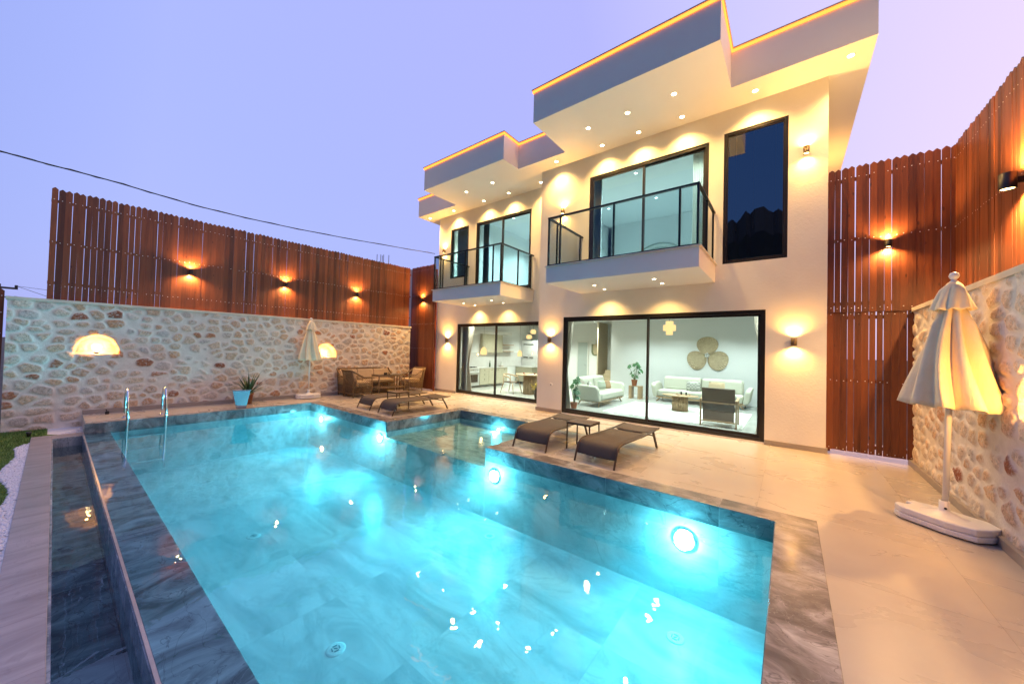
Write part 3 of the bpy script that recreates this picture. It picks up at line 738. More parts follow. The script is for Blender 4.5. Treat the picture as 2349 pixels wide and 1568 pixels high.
# ------------------------------------------------------------------ house
house = empty('villa', (0, 0, 0), 0, 'two storey white villa with lit overhanging roof, balconies and sliding doors', 'house')
SOF = 6.20; FT = 6.86
HB = 14.2      # back of house
GC = 2.72      # ground ceiling
UF = 3.34      # upper floor
UC = 5.93      # upper ceiling
def wall_with_holes(b, y, th, x0, x1, z0, z1, holes):
    """front wall slab at Y=y..y+th with rectangular holes (x0,z0,x1,z1)"""
    xs = sorted({x0, x1, *[h[0] for h in holes], *[h[2] for h in holes]}); zs = sorted({z0, z1, *[h[1] for h in holes], *[h[3] for h in holes]})
    for i in range(len(xs)-1):
        run = None
        for j in range(len(zs)-1):
            cx, cz = (xs[i]+xs[i+1])/2, (zs[j]+zs[j+1])/2
            inside = any(h[0] < cx < h[2] and h[1] < cz < h[3] for h in holes)
            if not inside:
                if run is None: run = [zs[j], zs[j+1]]
                else: run[1] = zs[j+1]
            if inside or j == len(zs)-2:
                if run: b.box(xs[i], y, run[0], xs[i+1], y+th, run[1]); run = None
LIV = (-4.42, .03, -.335, 2.375); UPD = (-3.79, UF+.02, -1.265, 5.685); TALL = (-1.015, 3.26, -.04, 5.755)
KIT = (-8.96, .03, -5.55, 2.36); ULD = (-8.20, UF+.02, -5.98, 5.68); USM = (-9.42, 3.95, -8.54, 5.68)
b = MB()
wall_with_holes(b, YF, .20, HX0, HX1, 0, SOF, [LIV, UPD, TALL])
wall_with_holes(b, YL, .20, -10.02, HX0+.2, 0, SOF, [KIT, ULD, USM])
b.box(HX0, YF+.2, 0, HX0+.2, YL, SOF)             # return between the two blocks
b.box(HX1-.2, YF+.2, 0, HX1, HB, SOF)
b.box(-10.02, YL+.2, 0, -9.82, HB, SOF)
b.box(-10.02, HB, 0, HX1, HB+.2, SOF)
b.build('walls', M_STUCCO, house)
for bx_ in ((HX0-.002, YF-.022, LIV[0]-.002, YF+.01), (LIV[2]+.002, YF-.022, HX1+.002, YF+.01), (-10.03, YL-.022, KIT[0]-.002, YL+.01), (HX0-.022, YF-.022, HX0-.0025, YL), (HX1+.0025, YF-.022, HX1+.022, HB)):
    MB().box(bx_[0], bx_[1], .001, bx_[2], bx_[3], .085).build('skirting', M_SKIRT, house, bevel=.003)
# roof slab: stepped plan
R1Y, R2Y, R3Y, R4Y = 5.90, 7.14, 6.62, 7.92
plan = [(.97, 7.10), (.97, HB+.7), (-10.58, HB+.7), (-10.58, R4Y), (-8.62, R4Y), (-8.62, R3Y), (-5.57, R3Y), (-5.57, 7.22), (-4.19, 7.22), (-4.19, R1Y), (-.84, R1Y), (-.84, 7.10)]
rb = MB(); rb.prism(plan, SOF, FT, 'z')
roof = rb.build('roof', M_SMOOTH, house)
front = [(-10.58, HB+.7), (-10.58, R4Y), (-8.62, R4Y), (-8.62, R3Y), (-5.57, R3Y), (-5.57, 7.22), (-4.19, 7.22), (-4.19, R1Y), (-.84, R1Y), (-.84, 7.10), (.97, 7.10), (.97, HB+.7)]
# thin marble capping overhanging the fascia, LED strip tucked below it
ov = .035
def offset_path(P, o):
    out = []
    for i, p in enumerate(P):
        a = Vector(P[i])-Vector(P[i-1]) if i else Vector(P[1])-Vector(P[0])
        c = Vector(P[i+1])-Vector(P[i]) if i < len(P)-1 else a
        na = Vector((a.y, -a.x)).normalized(); nc = Vector((c.y, -c.x)).normalized()
        m_ = na+nc
        if abs(na.dot(nc)) > .9: q = Vector(p)+na*o
        else: q = Vector(p)+m_*o
        out.append((q.x, q.y))
    return out
outp = offset_path(front, ov)
led_o = offset_path(front, .022); led_i = offset_path(front, .004)
b = MB(); b.prism(outp, FT+.001, FT+.022, 'z'); b.build('roof_capping', simple('cap_stone', (.45, .36, .26), .5), house)
b = MB()
for i in range(len(front)-1):
    A0, A1, B1, B0 = led_i[i], led_i[i+1], led_o[i+1], led_o[i]
    b.hexa([(A0[0], A0[1], FT-.045), (A1[0], A1[1], FT-.045), (B1[0], B1[1], FT-.045), (B0[0], B0[1], FT-.045), (A0[0], A0[1], FT-.002), (A1[0], A1[1], FT-.002), (B1[0], B1[1], FT-.002), (B0[0], B0[1], FT-.002)])
b.build('led_strip', M_LED, house)

# floors, ceilings and partitions inside
b = MB()
b.box(-9.82, YL+.2, -.02, HX0+.2, HB, .012); b.box(HX0+.2, YF+.2, -.02, HX1-.2, HB, .012)
b.box(LIV[0], YF+.02, -.02, LIV[2], YF+.2, .012); b.box(KIT[0], YL+.02, -.02, KIT[2], YL+.2, .012)
b.build('ground_floor', M_ROOMF, house)
b = MB()
b.box(-9.82, YL+.2, GC, HX0+.2, HB, UF); b.box(HX0+.2, YF+.2, GC, HX1-.2, HB, UF)
b.box(-9.82, YL+.2, UC, HX0+.2, HB, SOF-.01); b.box(HX0+.2, YF+.2, UC, HX1-.2, HB, SOF-.01)
b.build('ceilings', M_CEIL, house)
b = MB()
b.box(-5.36, 13.05, .012, HX1-.2, 13.15, GC)             # living room back wall
b.box(-9.82, HB-.02, .012, -5.36, HB, GC)                # hall back wall
b.box(HX1-.215, YF+.2, .012, HX1-.201, 13.05, GC)
b.box(-9.81, YL+.2, .012, -9.80, HB, GC)
# upper rooms
b.box(-1.17, YF+.2, UF, -1.09, 12.0, UC); b.box(-5.15+.2, 11.9, UF, HX1-.2, 12.0, UC)
b.box(-5.20, YL+.2, UF, -5.12, 12.0, UC); b.box(-9.82, 11.9, UF, -5.15, 12.0, UC); b.box(-8.42, YL+.2, UF, -8.34, 11.9, UC)
b.build('room_walls', M_ROOMW, house)

def window(name, rect, y, sashes, fw=.06, glass=M_GLASS, depth=.09, mull=None):
    x0, z0, x1, z1 = rect; o = None
    f = MB(); e = .001
    yy0, yy1 = y+.015, y+.015+depth
    f.box(x0+e, yy0, z0+e, x0+fw, yy1, z1-e); f.box(x1-fw, yy0, z0+e, x1-e, yy1, z1-e)
    f.box(x0+fw, yy0, z1-fw, x1-fw, yy1, z1-e); f.box(x0+fw, yy0, z0+e, x1-fw, yy1, z0+fw*.9)
    o = f.build(name, M_FRAME, house, bevel=.003)
    # sashes
    W = x1-x0-2*fw
    n = sashes
    for i in range(n):
        a = x0+fw+W*i/n-(.02 if i else 0); c = x0+fw+W*(i+1)/n+(.02 if i < n-1 else 0)
        ys = yy0+.012+(.034 if i % 2 else 0); s = MB(); sw = .042 if n > 1 else .022; zb, zt = z0+fw*.9, z1-fw
        s.box(a, ys, zb, a+sw, ys+.03, zt); s.box(c-sw, ys, zb, c, ys+.03, zt); s.box(a+sw, ys, zt-sw, c-sw, ys+.03, zt); s.box(a+sw, ys, zb, c-sw, ys+.03, zb+sw*1.2)
        s.build('sash', M_FRAME, o, bevel=.002)
        g = MB(); g.quad((a+sw, ys+.015, zb+sw*1.2), (c-sw, ys+.015, zb+sw*1.2), (c-sw, ys+.015, zt-sw), (a+sw, ys+.015, zt-sw))
        g.build('pane', glass, o, fix=False)
    return o
window('sliding_door', LIV, YF, 2, .07)
window('sliding_door', KIT, YL, 2, .06)
window('balcony_door', UPD, YF, 2, .065)
window('balcony_door', ULD, YL, 2, .06)
window('window', USM, YL, 1, .045)
tw = window('window', TALL, YF, 1, .05, M_GLASSD)
tw['label'] = 'tall narrow dark window with reflections'
b = MB()   # dark blind strings behind the tall window
for x in (-.82, -.55, -.22): b.tube([(x, YF+.14, 3.9), (x, YF+.14, 5.7)], .004, 5)
b.build('blind_cord', simple('cord_white', (.7, .7, .72), .6), tw)
MB().box(-.95, YF+.18, 3.3, -.10, YF+.19, 5.72).build('reflection_blind', simple('blind_reflection_blue', (.003, .16, .40), .5), tw)  # deep blue base colour stands in for the dusk sky reflected in the pane

def balcony(x0, x1, y0, y1, z0, z1, nposts, lights):
    s = MB(); s.box(x0, y0, z0, x1, y1-.001, z1); o = s.build('balcony', M_SMOOTH, house, bevel=.004)
    c = MB(); c.box(x0-.03, y0-.03, z1+.001, x1+.03, y1-.002, z1+.018); c.build('edge_slab', M_CAP, o, bevel=.003)
    zt = z1+1.01; r = MB(); e = .03
    xa, xb, ya = x0+e, x1-e, y0+e
    r.bar((xa-.02, ya, zt), (xb+.02, ya, zt), .05, .032); r.bar((xa, ya+.025, zt), (xa, y1-.005, zt), .05, .032); r.bar((xb, ya+.025, zt), (xb, y1-.005, zt), .05, .032)
    r.bar((xa, ya, z1+.035), (xb, ya, z1+.035), .03, .03); r.bar((xa, ya+.015, z1+.035), (xa, y1-.01, z1+.035), .03, .03); r.bar((xb, ya+.015, z1+.035), (xb, y1-.01, z1+.035), .03, .03)
    r.build('railing', M_RAIL, o, bevel=.003)
    zb = z1+.05
    P = [xa, xa+.27, (xa+xb)/2, xb-.27, xb]; nposts = 4
    pts = [(x, ya) for x in P]+[(xa, ya+(y1-ya)*.22), (xa, y1-.12), (xb, ya+(y1-ya)*.5), (xb, y1-.12)]
    for px_, py_ in pts:
        q = MB(); q.box(px_-.016, py_-.016, z1+.0185, px_+.016, py_+.016, zt-.016); q.build('post', M_RAIL, o)
    for k in range(nposts):
        g = MB(); g.quad((P[k]+.016, ya, zb), (P[k+1]-.016, ya, zb), (P[k+1]-.016, ya, zt-.016), (P[k]+.016, ya, zt-.016)); g.build('glass_panel', M_GLASSR, o, fix=False)
    for xx in (xa, xb):
        g = MB(); g.quad((xx, ya+.02, zb), (xx, y1-.02, zb), (xx, y1-.02, zt-.016), (xx, ya+.02, zt-.016)); g.build('glass_panel', M_GLASSR, o, fix=False)
    return o
balcony(-3.97, -1.13, 6.18, YF, 2.925, 3.255, 3, None)
balcony(-8.50, -5.84, 6.96, YL, 2.925, 3.255, 3, None)

def downlight(x, y, z, label, power, group, name='downlight', col=WARM, lens=M_LAMPW, r=.042):
    root = empty(name, (x, y, z), 0, label, 'downlight', group)
    MB().lathe([(r*1.25, -.001), (r*1.25, -.006), (r, -.008), (r, .0)], 20).build('trim_ring', M_WHITEPAINT, root)
    MB().lathe([(r*.98, -.0045), (.001, -.0045)], 18).build('lens', lens, root)
    spot(root, (0, 0, -.03), (0, 0, -1), power, col, 124, 1.0, .05)
    return root
G1 = 'recessed lights under the roof overhang'
for x, y, lb in ((-3.35, 6.70, 'front row left light under the large roof overhang'), (-2.52, 6.70, 'front row middle light under the large roof overhang'), (-1.67, 6.68, 'front row right light under the large roof overhang'),
                 (-3.37, 7.45, 'wall side light under the large roof overhang, above balcony door left end'), (-2.55, 7.44, 'wall side light under the large roof overhang, above balcony door middle'), (-1.70, 7.43, 'wall side light under the large roof overhang, right above balcony door'),
                 (-4.57, 7.46, 'overhang light at the inner corner between the two roof blocks'), (-.51, 7.42, 'overhang light above the tall dark window'), (.71, 7.38, 'overhang light nearest the right roof corner'),
                 (-10.30, 8.22, 'leftmost overhang light at the far roof corner'), (-9.04, 8.20, 'overhang light above the small upper window'), (-7.64, 8.18, 'wall side overhang light above left half of far balcony door'), (-6.64, 8.18, 'wall side overhang light above right half of far balcony door'),
                 (-7.64, 7.41, 'front left overhang light over the far balcony'), (-6.61, 7.41, 'front right overhang light over the far balcony'), (-5.48, 8.16, 'overhang light beside the corner of the nearer block')):
    downlight(x, y, SOF-.0005, lb, P_SOFFIT, G1)
G2 = 'recessed lights under the balconies'
for x, y, lb in ((-3.21, 6.86, 'front left light under the large balcony'), (-3.22, 7.40, 'wall side left light under the large balcony'), (-1.99, 6.80, 'front right light under the large balcony'), (-1.98, 7.30, 'wall side right light under the large balcony'),
                 (-7.92, 7.70, 'front left light under the far balcony'), (-7.94, 8.22, 'wall side left light under the far balcony'), (-6.71, 7.62, 'front right light under the far balcony'), (-6.74, 8.18, 'wall side right light under the far balcony')):
    downlight(x, y, 2.9245, lb, P_BALC, G2, r=.034)
# interior ceiling spots
G3 = 'recessed ceiling lights inside the rooms'
COOL = (.80, 1, .93)
COOL = (.80, 1, .93)
def spots_grid(xs_, ys_, z, p, col, where):
    for i, x in enumerate(xs_):
        for j, y in enumerate(ys_):
            pos = ('left', 'centre left', 'centre right', 'right')[i if len(xs_) > 3 else [0, 1, 3][i] if len(xs_) == 3 else [0, 3][i]]
            dep = ('nearest the glass', 'in the middle', 'at the back')[j if len(ys_) == 3 else [0, 2][j]]
            downlight(x, y, z-.001, f'ceiling light, {where}, {pos} row, {dep}', p, G3, 'ceiling_light', col, M_LAMPC, .035)
spots_grid((-4.2, -3.0, -1.6, -.5), (8.4, 10.0, 12.0), GC, P_ROOM*.68, (.88, 1, .95), 'living room')
spots_grid((-8.6, -7.3, -6.0), (9.0, 10.9, 12.9), GC, P_ROOM*1.1, (.98, 1, .86), 'kitchen')
spots_grid((-4.4, -3.0, -1.6), (8.6, 10.3), UC, P_ROOM*1.9, (.70, 1, .97), 'upper room behind the large balcony')
spots_grid((-8.9, -7.3, -5.9), (9.3, 11.0), UC, P_ROOM*1.9, (.70, 1, .97), 'far upper room')

# outdoor socket on the front wall
so_ = empty('power_socket', (-4.72, YF, .69), 0, 'small white socket box low on the wall between the sliding doors', 'socket')
MB().box(-.03, -.02, -.03, .03, 0, .03).build('box', M_WHITEPL, so_, bevel=.004); MB().box(-.012, -.024, -.015, .012, -.0205, .012).build('flap', M_BLACK, so_)

# ------------------------------------------------------------------ pool fittings
def pool_light(x, y, z, label, r, p):
    root = empty('pool_light', (x, y, z), 0, label, 'pool light', 'underwater pool lights')
    MB().lathe([(r*1.3, 0), (r*1.3, .012), (r, .02), (r, .01)], 28).xf(lambda v: Vector((v.x, -v.z, v.y))).build('trim_ring', M_STEEL, root)
    MB().lathe([(r*.98, .016), (r*.6, .024), (.001, .028)], 24).xf(lambda v: Vector((v.x, -v.z, v.y))).build('lens', M_POOLL, root)
    lo_ = spot(root, (0, -.06, 0), (0, -1, -.34), p*1.05, (.012, .60, .84), 148, 1.0, .08)
    point(root, (0, -.16, 0), p*.20, (.20, .85, 1.0), .05)
    lo_.data.use_nodes = True; ln = lo_.data.node_tree; fo = ln.nodes.new('ShaderNodeLightFalloff'); fo.inputs['Strength'].default_value = 1.0
    ln.links.new(fo.outputs['Linear'], ln.nodes['Emission'].inputs['Strength'])
pool_light(-.87, PY1-.005, -.44, 'large bright pool light nearest the right end of the pool', .10, P_POOL)
pool_light(-3.55, PY1-.005, -.40, 'bright pool light below the corner of the loungers on the right', .09, P_POOL)
pool_light(-6.67, PY1-.005, -.36, 'small looking pool light beside the corner of the shallow shelf', .08, P_POOL)
pool_light(-9.3, PY1-.005, -.34, 'farthest pool light near the far pool corner', .07, P_POOL*.8)
pool_light(-5.19, SY1-.005, -.285, 'pool light on the wall of the shallow stone shelf', .04, 130)
def inlet(x, y, label):
    root = empty('floor_inlet', (x, y, FZ), random.random(), label, 'pool inlet', 'round inlets on the pool floor')
    MB().lathe([(.08, 0), (.078, .005), (.06, .007), (.001, .008)], 28).build('disc', M_INLET, root)
    b = MB()
    for k in range(4):
        a0 = PI/2*k+.2; b.bar((.035*math.cos(a0), .035*math.sin(a0), .010), (.035*math.cos(a0+1.1), .035*math.sin(a0+1.1), .010), .008, .006)
    b.bar((-.015, 0, .010), (.015, 0, .010), .008, .006); b.build('slots', M_INLETD, root)
inlet(-5.72, 1.75, 'round pool floor inlet left of the pool middle'); inlet(-3.07, 1.58, 'round pool floor inlet nearest the bottom frame edge')
inlet(-3.30, 3.84, 'round pool floor inlet in the middle right of the pool'); inlet(-5.9, 4.05, 'round pool floor inlet below the shallow shelf'); inlet(-.81, 3.62, 'round pool floor inlet at the bottom right of the pool'); inlet(-8.56, 1.85, 'farthest round pool floor inlet')
# ladder
lad = empty('pool_ladder', (-10.15, 1.17, 0), 0, 'polished steel pool ladder with two hoop rails at the far pool end', 'pool ladder')
for s_ in (-1, 1):
    y = s_*.265
    pts = [(-.19, y, 0), (-.19, y, .30), (-.18, y, .42), (-.13, y, .53), (-.04, y, .585), (.06, y, .58), (.15, y, .52), (.215, y, .38), (.235, y, .2), (.24, y, -.2), (.24, y, -1.0)]
    q = []
    for i in range(len(pts)-1):
        for k in range(3): q.append(tuple(Vector(pts[i]).lerp(Vector(pts[i+1]), k/3)))
    q.append(pts[-1]); MB().tube(q, .021, 10).build('handrail', M_STEEL, lad)
    MB().lathe([(.045, 0.004), (.045, .012), (.022, .016)], 16, (-.19, y, 0)).build('floor_flange', M_STEEL, lad)
for z in (-.33, -.58, -.83):
    MB().box(.20, -.25, z, .28, .25, z+.025).build('step', M_STEEL, lad, bevel=.005)

# ------------------------------------------------------------------ loungers
def lounger():
    root = empty('sun_lounger', (0, 0, 0)); tag(root, None, 'sun lounger', 'taupe sling loungers by the pool')
    prof = [(0.0, .0), (.035, .09), (.07, .17), (.115, .245), (.18, .285), (.30, .30), (.55, .295), (.9, .288), (1.25, .292), (1.55, .305), (1.68, .312)]
    q = []
    for i in range(len(prof)-1):
        for k in range(4):
            t = k/4; p0 = prof[max(i-1, 0)]; p1 = prof[i]; p2 = prof[i+1]; p3 = prof[min(i+2, len(prof)-1)]
            q.append(tuple(.5*((2*p1[j])+(-p0[j]+p2[j])*t+(2*p0[j]-5*p1[j]+4*p2[j]-p3[j])*t*t+(-p0[j]+3*p1[j]-3*p2[j]+p3[j])*t**3) for j in (0, 1)))
    q.append(prof[-1])
    for s_ in (-.285, .285):
        MB().tube([(s_, y, z) for y, z in q], .014, 8).build('side_frame', M_LFRAME, root)
        MB().bar((s_, 1.42, .29), (s_, 1.60, 0), .026, .03, (1, 0, 0)).build('leg', M_LFRAME, root)
    MB().tube([(-.285, 1.47, .22), (.285, 1.47, .22)], .011, 8).tube([(-.285, 1.2, .275), (.285, 1.2, .275)], .010, 8).build('crossbar', M_LFRAME, root)
    sl = MB(); s2 = MB()
    Q = [p for p in q if p[1] > .10]
    for bb, rng in ((sl, lambda y: y < 1.18), (s2, lambda y: y >= 1.2)):
        P = [p for p in Q if rng(p[0])]; base = len(bb.v); m_ = 7
        for y, z in P:
            for k in range(m_):
                x = -.278+.556*k/(m_-1); sag = -.012*(1-(x/.278)**2)
                bb.v.append((x, y, z+.006+sag))
        for i in range(len(P)-1):
            for k in range(m_-1): a = base+i*m_+k; bb.face((a, a+1, a+1+m_, a+m_), True)
    o1 = sl.build('seat_sling', M_SLING, root, fix=False); o2 = s2.build('headrest_sling', M_SLING, root, fix=False)
    for o in (o1, o2):
        md = o.modifiers.new('thick', 'SOLIDIFY'); md.thickness = .006
    MB().tube([(-.2, 1.19, .297), (.2, 1.19, .297)], .004, 5).build('lacing', M_BLACK, root)
    return root
L0 = lounger()
spots = [(-3.18, 4.58, 3.0, 'taupe sun lounger left of the small table in the nearer pair'), (-2.09, 4.56, -3.5, 'taupe sun lounger nearest the camera, in front of the living room door'),
         (-8.15, 4.66, -2.0, 'taupe sun lounger farther left in the pair by the wicker set'), (-7.18, 4.63, -1.5, 'taupe sun lounger on the pool corner, right one of the far pair')]
for i, (x, y, a, lb) in enumerate(spots):
    o = L0 if i == 0 else copy_tree(L0)
    o.location = (x, y, .004); o.rotation_euler.z = rad(a); o['label'] = lb
    o.scale = (1.04, .985, .97)
def side_table():
    root = empty('side_table', (0, 0, 0)); tag(root, None, 'side table', 'small metal side tables between loungers')
    t_ = MB()
    for k in range(5): t_.box(-.20, -.18+k*.073, .415, .20, -.18+k*.073+.066, .428)
    t_.build('tabletop', M_TABTOP, root)
    f_ = MB(); f_.bar((-.2, -.18, .405), (.2, -.18, .405), .018, .018).bar((-.2, .18, .405), (.2, .18, .405), .018, .018).bar((-.2, -.17, .405), (-.2, .17, .405), .018, .018).bar((.2, -.17, .405), (.2, .17, .405), .018, .018)
    f_.build('apron', M_LFRAME, root)
    for sx in (-1, 1):
        for sy in (-1, 1): MB().bar((sx*.19, sy*.17, .40), (sx*.195, sy*.175, 0), .018, .018, (1, 0, 0)).build('leg', M_LFRAME, root)
    return root
T0 = side_table(); T0.location = (-2.585, 5.23, .001); T0['label'] = 'small square table between the two nearer loungers'
T1 = copy_tree(T0); T1.location = (-7.67, 5.30, .001); T1['label'] = 'small square table between the two far loungers'

# ------------------------------------------------------------------ closed parasols
def parasol(label, loc, S, lean, base_rz, n_pleat, seed, rb=.28):
    rnd = random.Random(seed)
    root = empty('closed_parasol', loc, 0, label, 'parasol')
    sh = Matrix.Rotation(lean, 3, 'Y')
    def tf(v): return sh @ v
    H = 2.38*S
    MB().tube([(0, 0, .14*S), (0, 0, H-.10*S)], .021, 12).xf(tf).build('pole', M_WHITEPAINT, root)
    MB().lathe([(.026, H-.13*S), (.028, H-.09*S), (.014, H-.075*S), (.027, H-.06*S), (.035, H-.04*S), (.027, H-.012*S), (.001, H)], 18).xf(tf).build('finial', M_WHITEPL, root)
    def skirt(prof, amp, name, ph, hem):
        m_ = 96; b = MB(); rows = []
        pp = [rnd.uniform(-.5, .5) for _ in range(n_pleat)]; am = [rnd.uniform(.6, 1.25) for _ in range(n_pleat)]; dz = [rnd.uniform(-1, 1) for _ in range(n_pleat)]
        for i, (r, z) in enumerate(prof):
            f = i/(len(prof)-1); row = []
            for j in range(m_):
                a = 2*PI*j/m_; u = a/(2*PI)*n_pleat+ph; k = int(u) % n_pleat; fr = u-int(u)
                fold = math.cos(2*PI*(fr+pp[k]*.16*math.sin(PI*fr)))
                rr = r*(1+amp(f)*am[k]*fold)+(.012*math.sin(3*a+5*z) if f > .2 else 0)
                tw_ = .25*f*math.sin(z*2)
                row.append(len(b.v)); b.v.append((rr*math.cos(a+tw_), rr*math.sin(a+tw_), z+hem*f*f*(.5*dz[k]+fold*.6)))
            rows.append(row)
        for i in range(len(rows)-1):
            for j in range(m_): b.face((rows[i][j], rows[i][(j+1) % m_], rows[i+1][(j+1) % m_], rows[i+1][j]), True)
        b.xf(tf); o = b.build(name, M_CANOPY, root, fix=False); md = o.modifiers.new('thick', 'SOLIDIFY'); md.thickness = .004
        return o
    zt = H-.12*S; zb = 1.12*S
    P = [(.035+(rb-.035)*((k/20)**.88), zt-.10-(zt-.10-zb)*k/20) for k in range(21)]
    skirt(P, lambda f: .26*min(1, f*4), 'canopy', .0, .022)
    zv = 2.02*S
    P = [(.030, zt+.02), (.052, zt-.01), (.072, zt-.05), (.088, zt-.10), (.104, zt-.16), (.118, zt-.22), (.124, zv)]
    skirt(P, lambda f: .12*f, 'vent_flap', .3, .012)
    # water filled base: chamfered plan slab with a notch and handle bumps
    rot = Matrix.Rotation(base_rz, 4, 'Z')
    plan_ = [(-.30, -.12), (-.22, -.18), (.10, -.20), (.27, -.15), (.31, -.03), (.31, .10), (.20, .19), (-.16, .20), (-.24, .15), (-.30, .15), (-.31, .06), (-.25, .04), (-.25, -.04), (-.31, -.06)]
    b = MB(); b.prism(plan_, .012, .062, 'z'); b.prism([(x*.985, y*.985) for x, y in plan_], .0625, .125, 'z')
    b.xf(lambda v: rot @ v); b.build('base', M_WHITEPL, root, bevel=.012)
    b = MB(); b.lathe([(.16, .124), (.10, .140), (.05, .155), (.036, .17), (.034, .25), (.023, .252)], 20); b.lathe([(.028, .0), (.028, .012)], 12, (-.2, -.1, 0), cap=True); b.lathe([(.028, .0), (.028, .012)], 12, (.2, .1, 0), cap=True)
    b.xf(lambda v: rot @ v); b.build('base_socket', M_WHITEPL, root)
    MB().ico((0, -.036, .19), .012).build('clamp_screw', M_BLACK, root)
    return root
parasol('large closed cream parasol in front of the right stone wall', (1.15, 5.13, 0), 1.0, rad(1.4), rad(-38), 9, 4, .27)
parasol('closed cream parasol against the long stone wall, small in the distance', (-10.80, 4.50, 0), .965, 0, rad(80), 8, 9, .25)

# ------------------------------------------------------------------ wicker set
def lattice(b, P00, P10, P11, P01, nu, nv, r=.006):
    P00, P10, P11, P01 = map(Vector, (P00, P10, P11, P01))
    def Q(u, v): return P00*(1-u)*(1-v)+P10*u*(1-v)+P11*u*v+P01*(1-u)*v
    def line(u0, v0, u1, v1): b.tube([Q(u0, v0), Q((u0+u1)/2, (v0+v1)/2), Q(u1, v1)], r, 4, False)
    for k in range(-nv, nu):
        for sg in (1, -1):
            # clip diagonal to unit square
            u0 = k/nu; u1 = (k+nv)/nu; pts = []
            a0 = max(0, u0); a1 = min(1, u1)
            if a1-a0 < .02: continue
            va = (a0*nu-k)/nv; vb = (a1*nu-k)/nv
            if sg < 0: va, vb = 1-va, 1-vb
            line(a0, va, a1, vb)
def wicker_chair(w=.58, name='wicker_armchair', label='', seats=1, cat='armchair'):
    root = empty(name, (0, 0, 0), 0, label, cat)
    D = .56; z1 = .58; hb = .80; f = MB()
    for sx in (-1, 1):
        f.tube([(sx*w/2, 0, 0), (sx*w/2, 0, z1)], .016, 6); f.tube([(sx*(w/2-.03), D, 0), (sx*(w/2), D+.03, z1), (sx*(w/2+.01), D+.10, hb)], .016, 6)
        f.tube([(sx*w/2, -.01, z1), (sx*(w/2+.01), D*.5, z1+.01), (sx*(w/2+.01), D+.10, hb)], .024, 8)
        f.tube([(sx*w/2, 0, .10), (sx*(w/2-.03), D, .10)], .014, 6); f.tube([(sx*w/2, 0, .34), (sx*(w/2-.02), D, .34)], .014, 6)
    for z in (.10, .34): f.tube([(-w/2, 0, z), (w/2, 0, z)], .016, 6); f.tube([(-w/2, D, z), (w/2, D, z)], .014, 6)
    f.tube([(-w/2-.01, D+.10, hb), (w/2+.01, D+.10, hb)], .028, 8)
    f.build('frame', M_WICKER, root)
    nb = int(w/.07)
    b = MB(); lattice(b, (-w/2, 0, .10), (w/2, 0, .10), (w/2, 0, .34), (-w/2, 0, .34), nb, 4); b.build('front_weave', M_WICKER, root)
    for sx in (-1, 1):
        b = MB(); lattice(b, (sx*w/2, 0, .10), (sx*(w/2-.03), D, .10), (sx*w/2, D+.02, z1), (sx*w/2, 0, z1), 8, 7); b.build('side_weave', M_WICKER, root)
    b = MB(); lattice(b, (-w/2, D, .10), (w/2, D, .10), (w/2, D+.10, hb), (-w/2, D+.10, hb), nb, 9)
    for k in range(nb*2): x = -w/2+w*(k+.5)/(nb*2); b.tube([(x, D, .34), (x, D+.10, hb)], .005, 4, False)
    b.build('back_weave', M_WICKER, root)
    MB().box(-w/2+.02, .02, .33, w/2-.02, D-.01, .35).build('seat_board', M_WICKER, root)
    for k in range(seats):
        a = -w/2+.03+(w-.06)*k/seats; c = -w/2+.03+(w-.06)*(k+1)/seats
        MB().box(a+.006, .02, .352, c-.006, D-.08, .45).build('seat_cushion', M_CUSH, root, bevel=.03)
        bc = MB().box(a+.006, D-.13, .452, c-.006, D-.02, .78)
        bc.xf(lambda v: Vector((v.x, v.y+(v.z-.45)*.25, v.z))).build('back_cushion', M_CUSH, root, bevel=.035)
        tf_ = MB()
        for iu in range(3):
            for iv in range(2): tf_.ico((a+(c-a)*(iu+.5)/3, D-.135+(.13+iv*.13)*.25-.0, .58+iv*.12), .010)
        tf_.build('buttons', M_CUSH, root)
    return root
ch1 = wicker_chair(.55, label='wicker armchair at the left of the dining set, back to the parasol'); ch1.location = (-10.28, 5.98, 0); ch1.rotation_euler.z = PI
ch2 = wicker_chair(.55, label='wicker armchair at the right of the dining set, near the dark fence'); ch2.location = (-10.42, 7.42, 0); ch2.rotation_euler.z = 0
sf = wicker_chair(1.75, 'wicker_sofa', 'long wicker sofa with sand cushions against the stone wall', 3, 'sofa'); sf.location = (-10.62, 6.30, 0); sf.rotation_euler.z = PI/2; sf.scale = (1, .66, 1)
wt = empty('wicker_table', (-10.28, 6.72, 0), 0, 'wicker dining table with glass top and lower shelf between the armchairs', 'table')
b = MB()
tx, ty = .20, .46
for sx in (-1, 1):
    for sy in (-1, 1): MB().tube([(sx*tx, sy*ty, 0), (sx*tx, sy*ty, .60)], .020, 6).build('leg', M_WICKER, wt)
b = MB()
for z, r in ((.60, .024), (.22, .018)):
    b.tube([(-tx, -ty, z), (tx, -ty, z)], r, 6).tube([(-tx, ty, z), (tx, ty, z)], r, 6).tube([(-tx, -ty, z), (-tx, ty, z)], r, 6).tube([(tx, -ty, z), (tx, ty, z)], r, 6)
b.build('frame', M_WICKER, wt)
MB().box(-tx-.02, -ty-.02, .625, tx+.02, ty+.02, .637).build('tabletop', M_TGLASS, wt, bevel=.003)
MB().box(-tx+.02, -ty+.02, .215, tx-.02, ty-.02, .235).build('shelf', M_WICKER, wt)
ash = empty('ashtray', (-10.30, 6.62, .638), 0, 'small dark ashtray on the wicker table', 'ashtray'); MB().lathe([(.001, .008), (.04, .01), (.045, .05), (.052, .05), (.052, 0), (.001, 0)], 14).build('bowl', M_BLACK, ash)

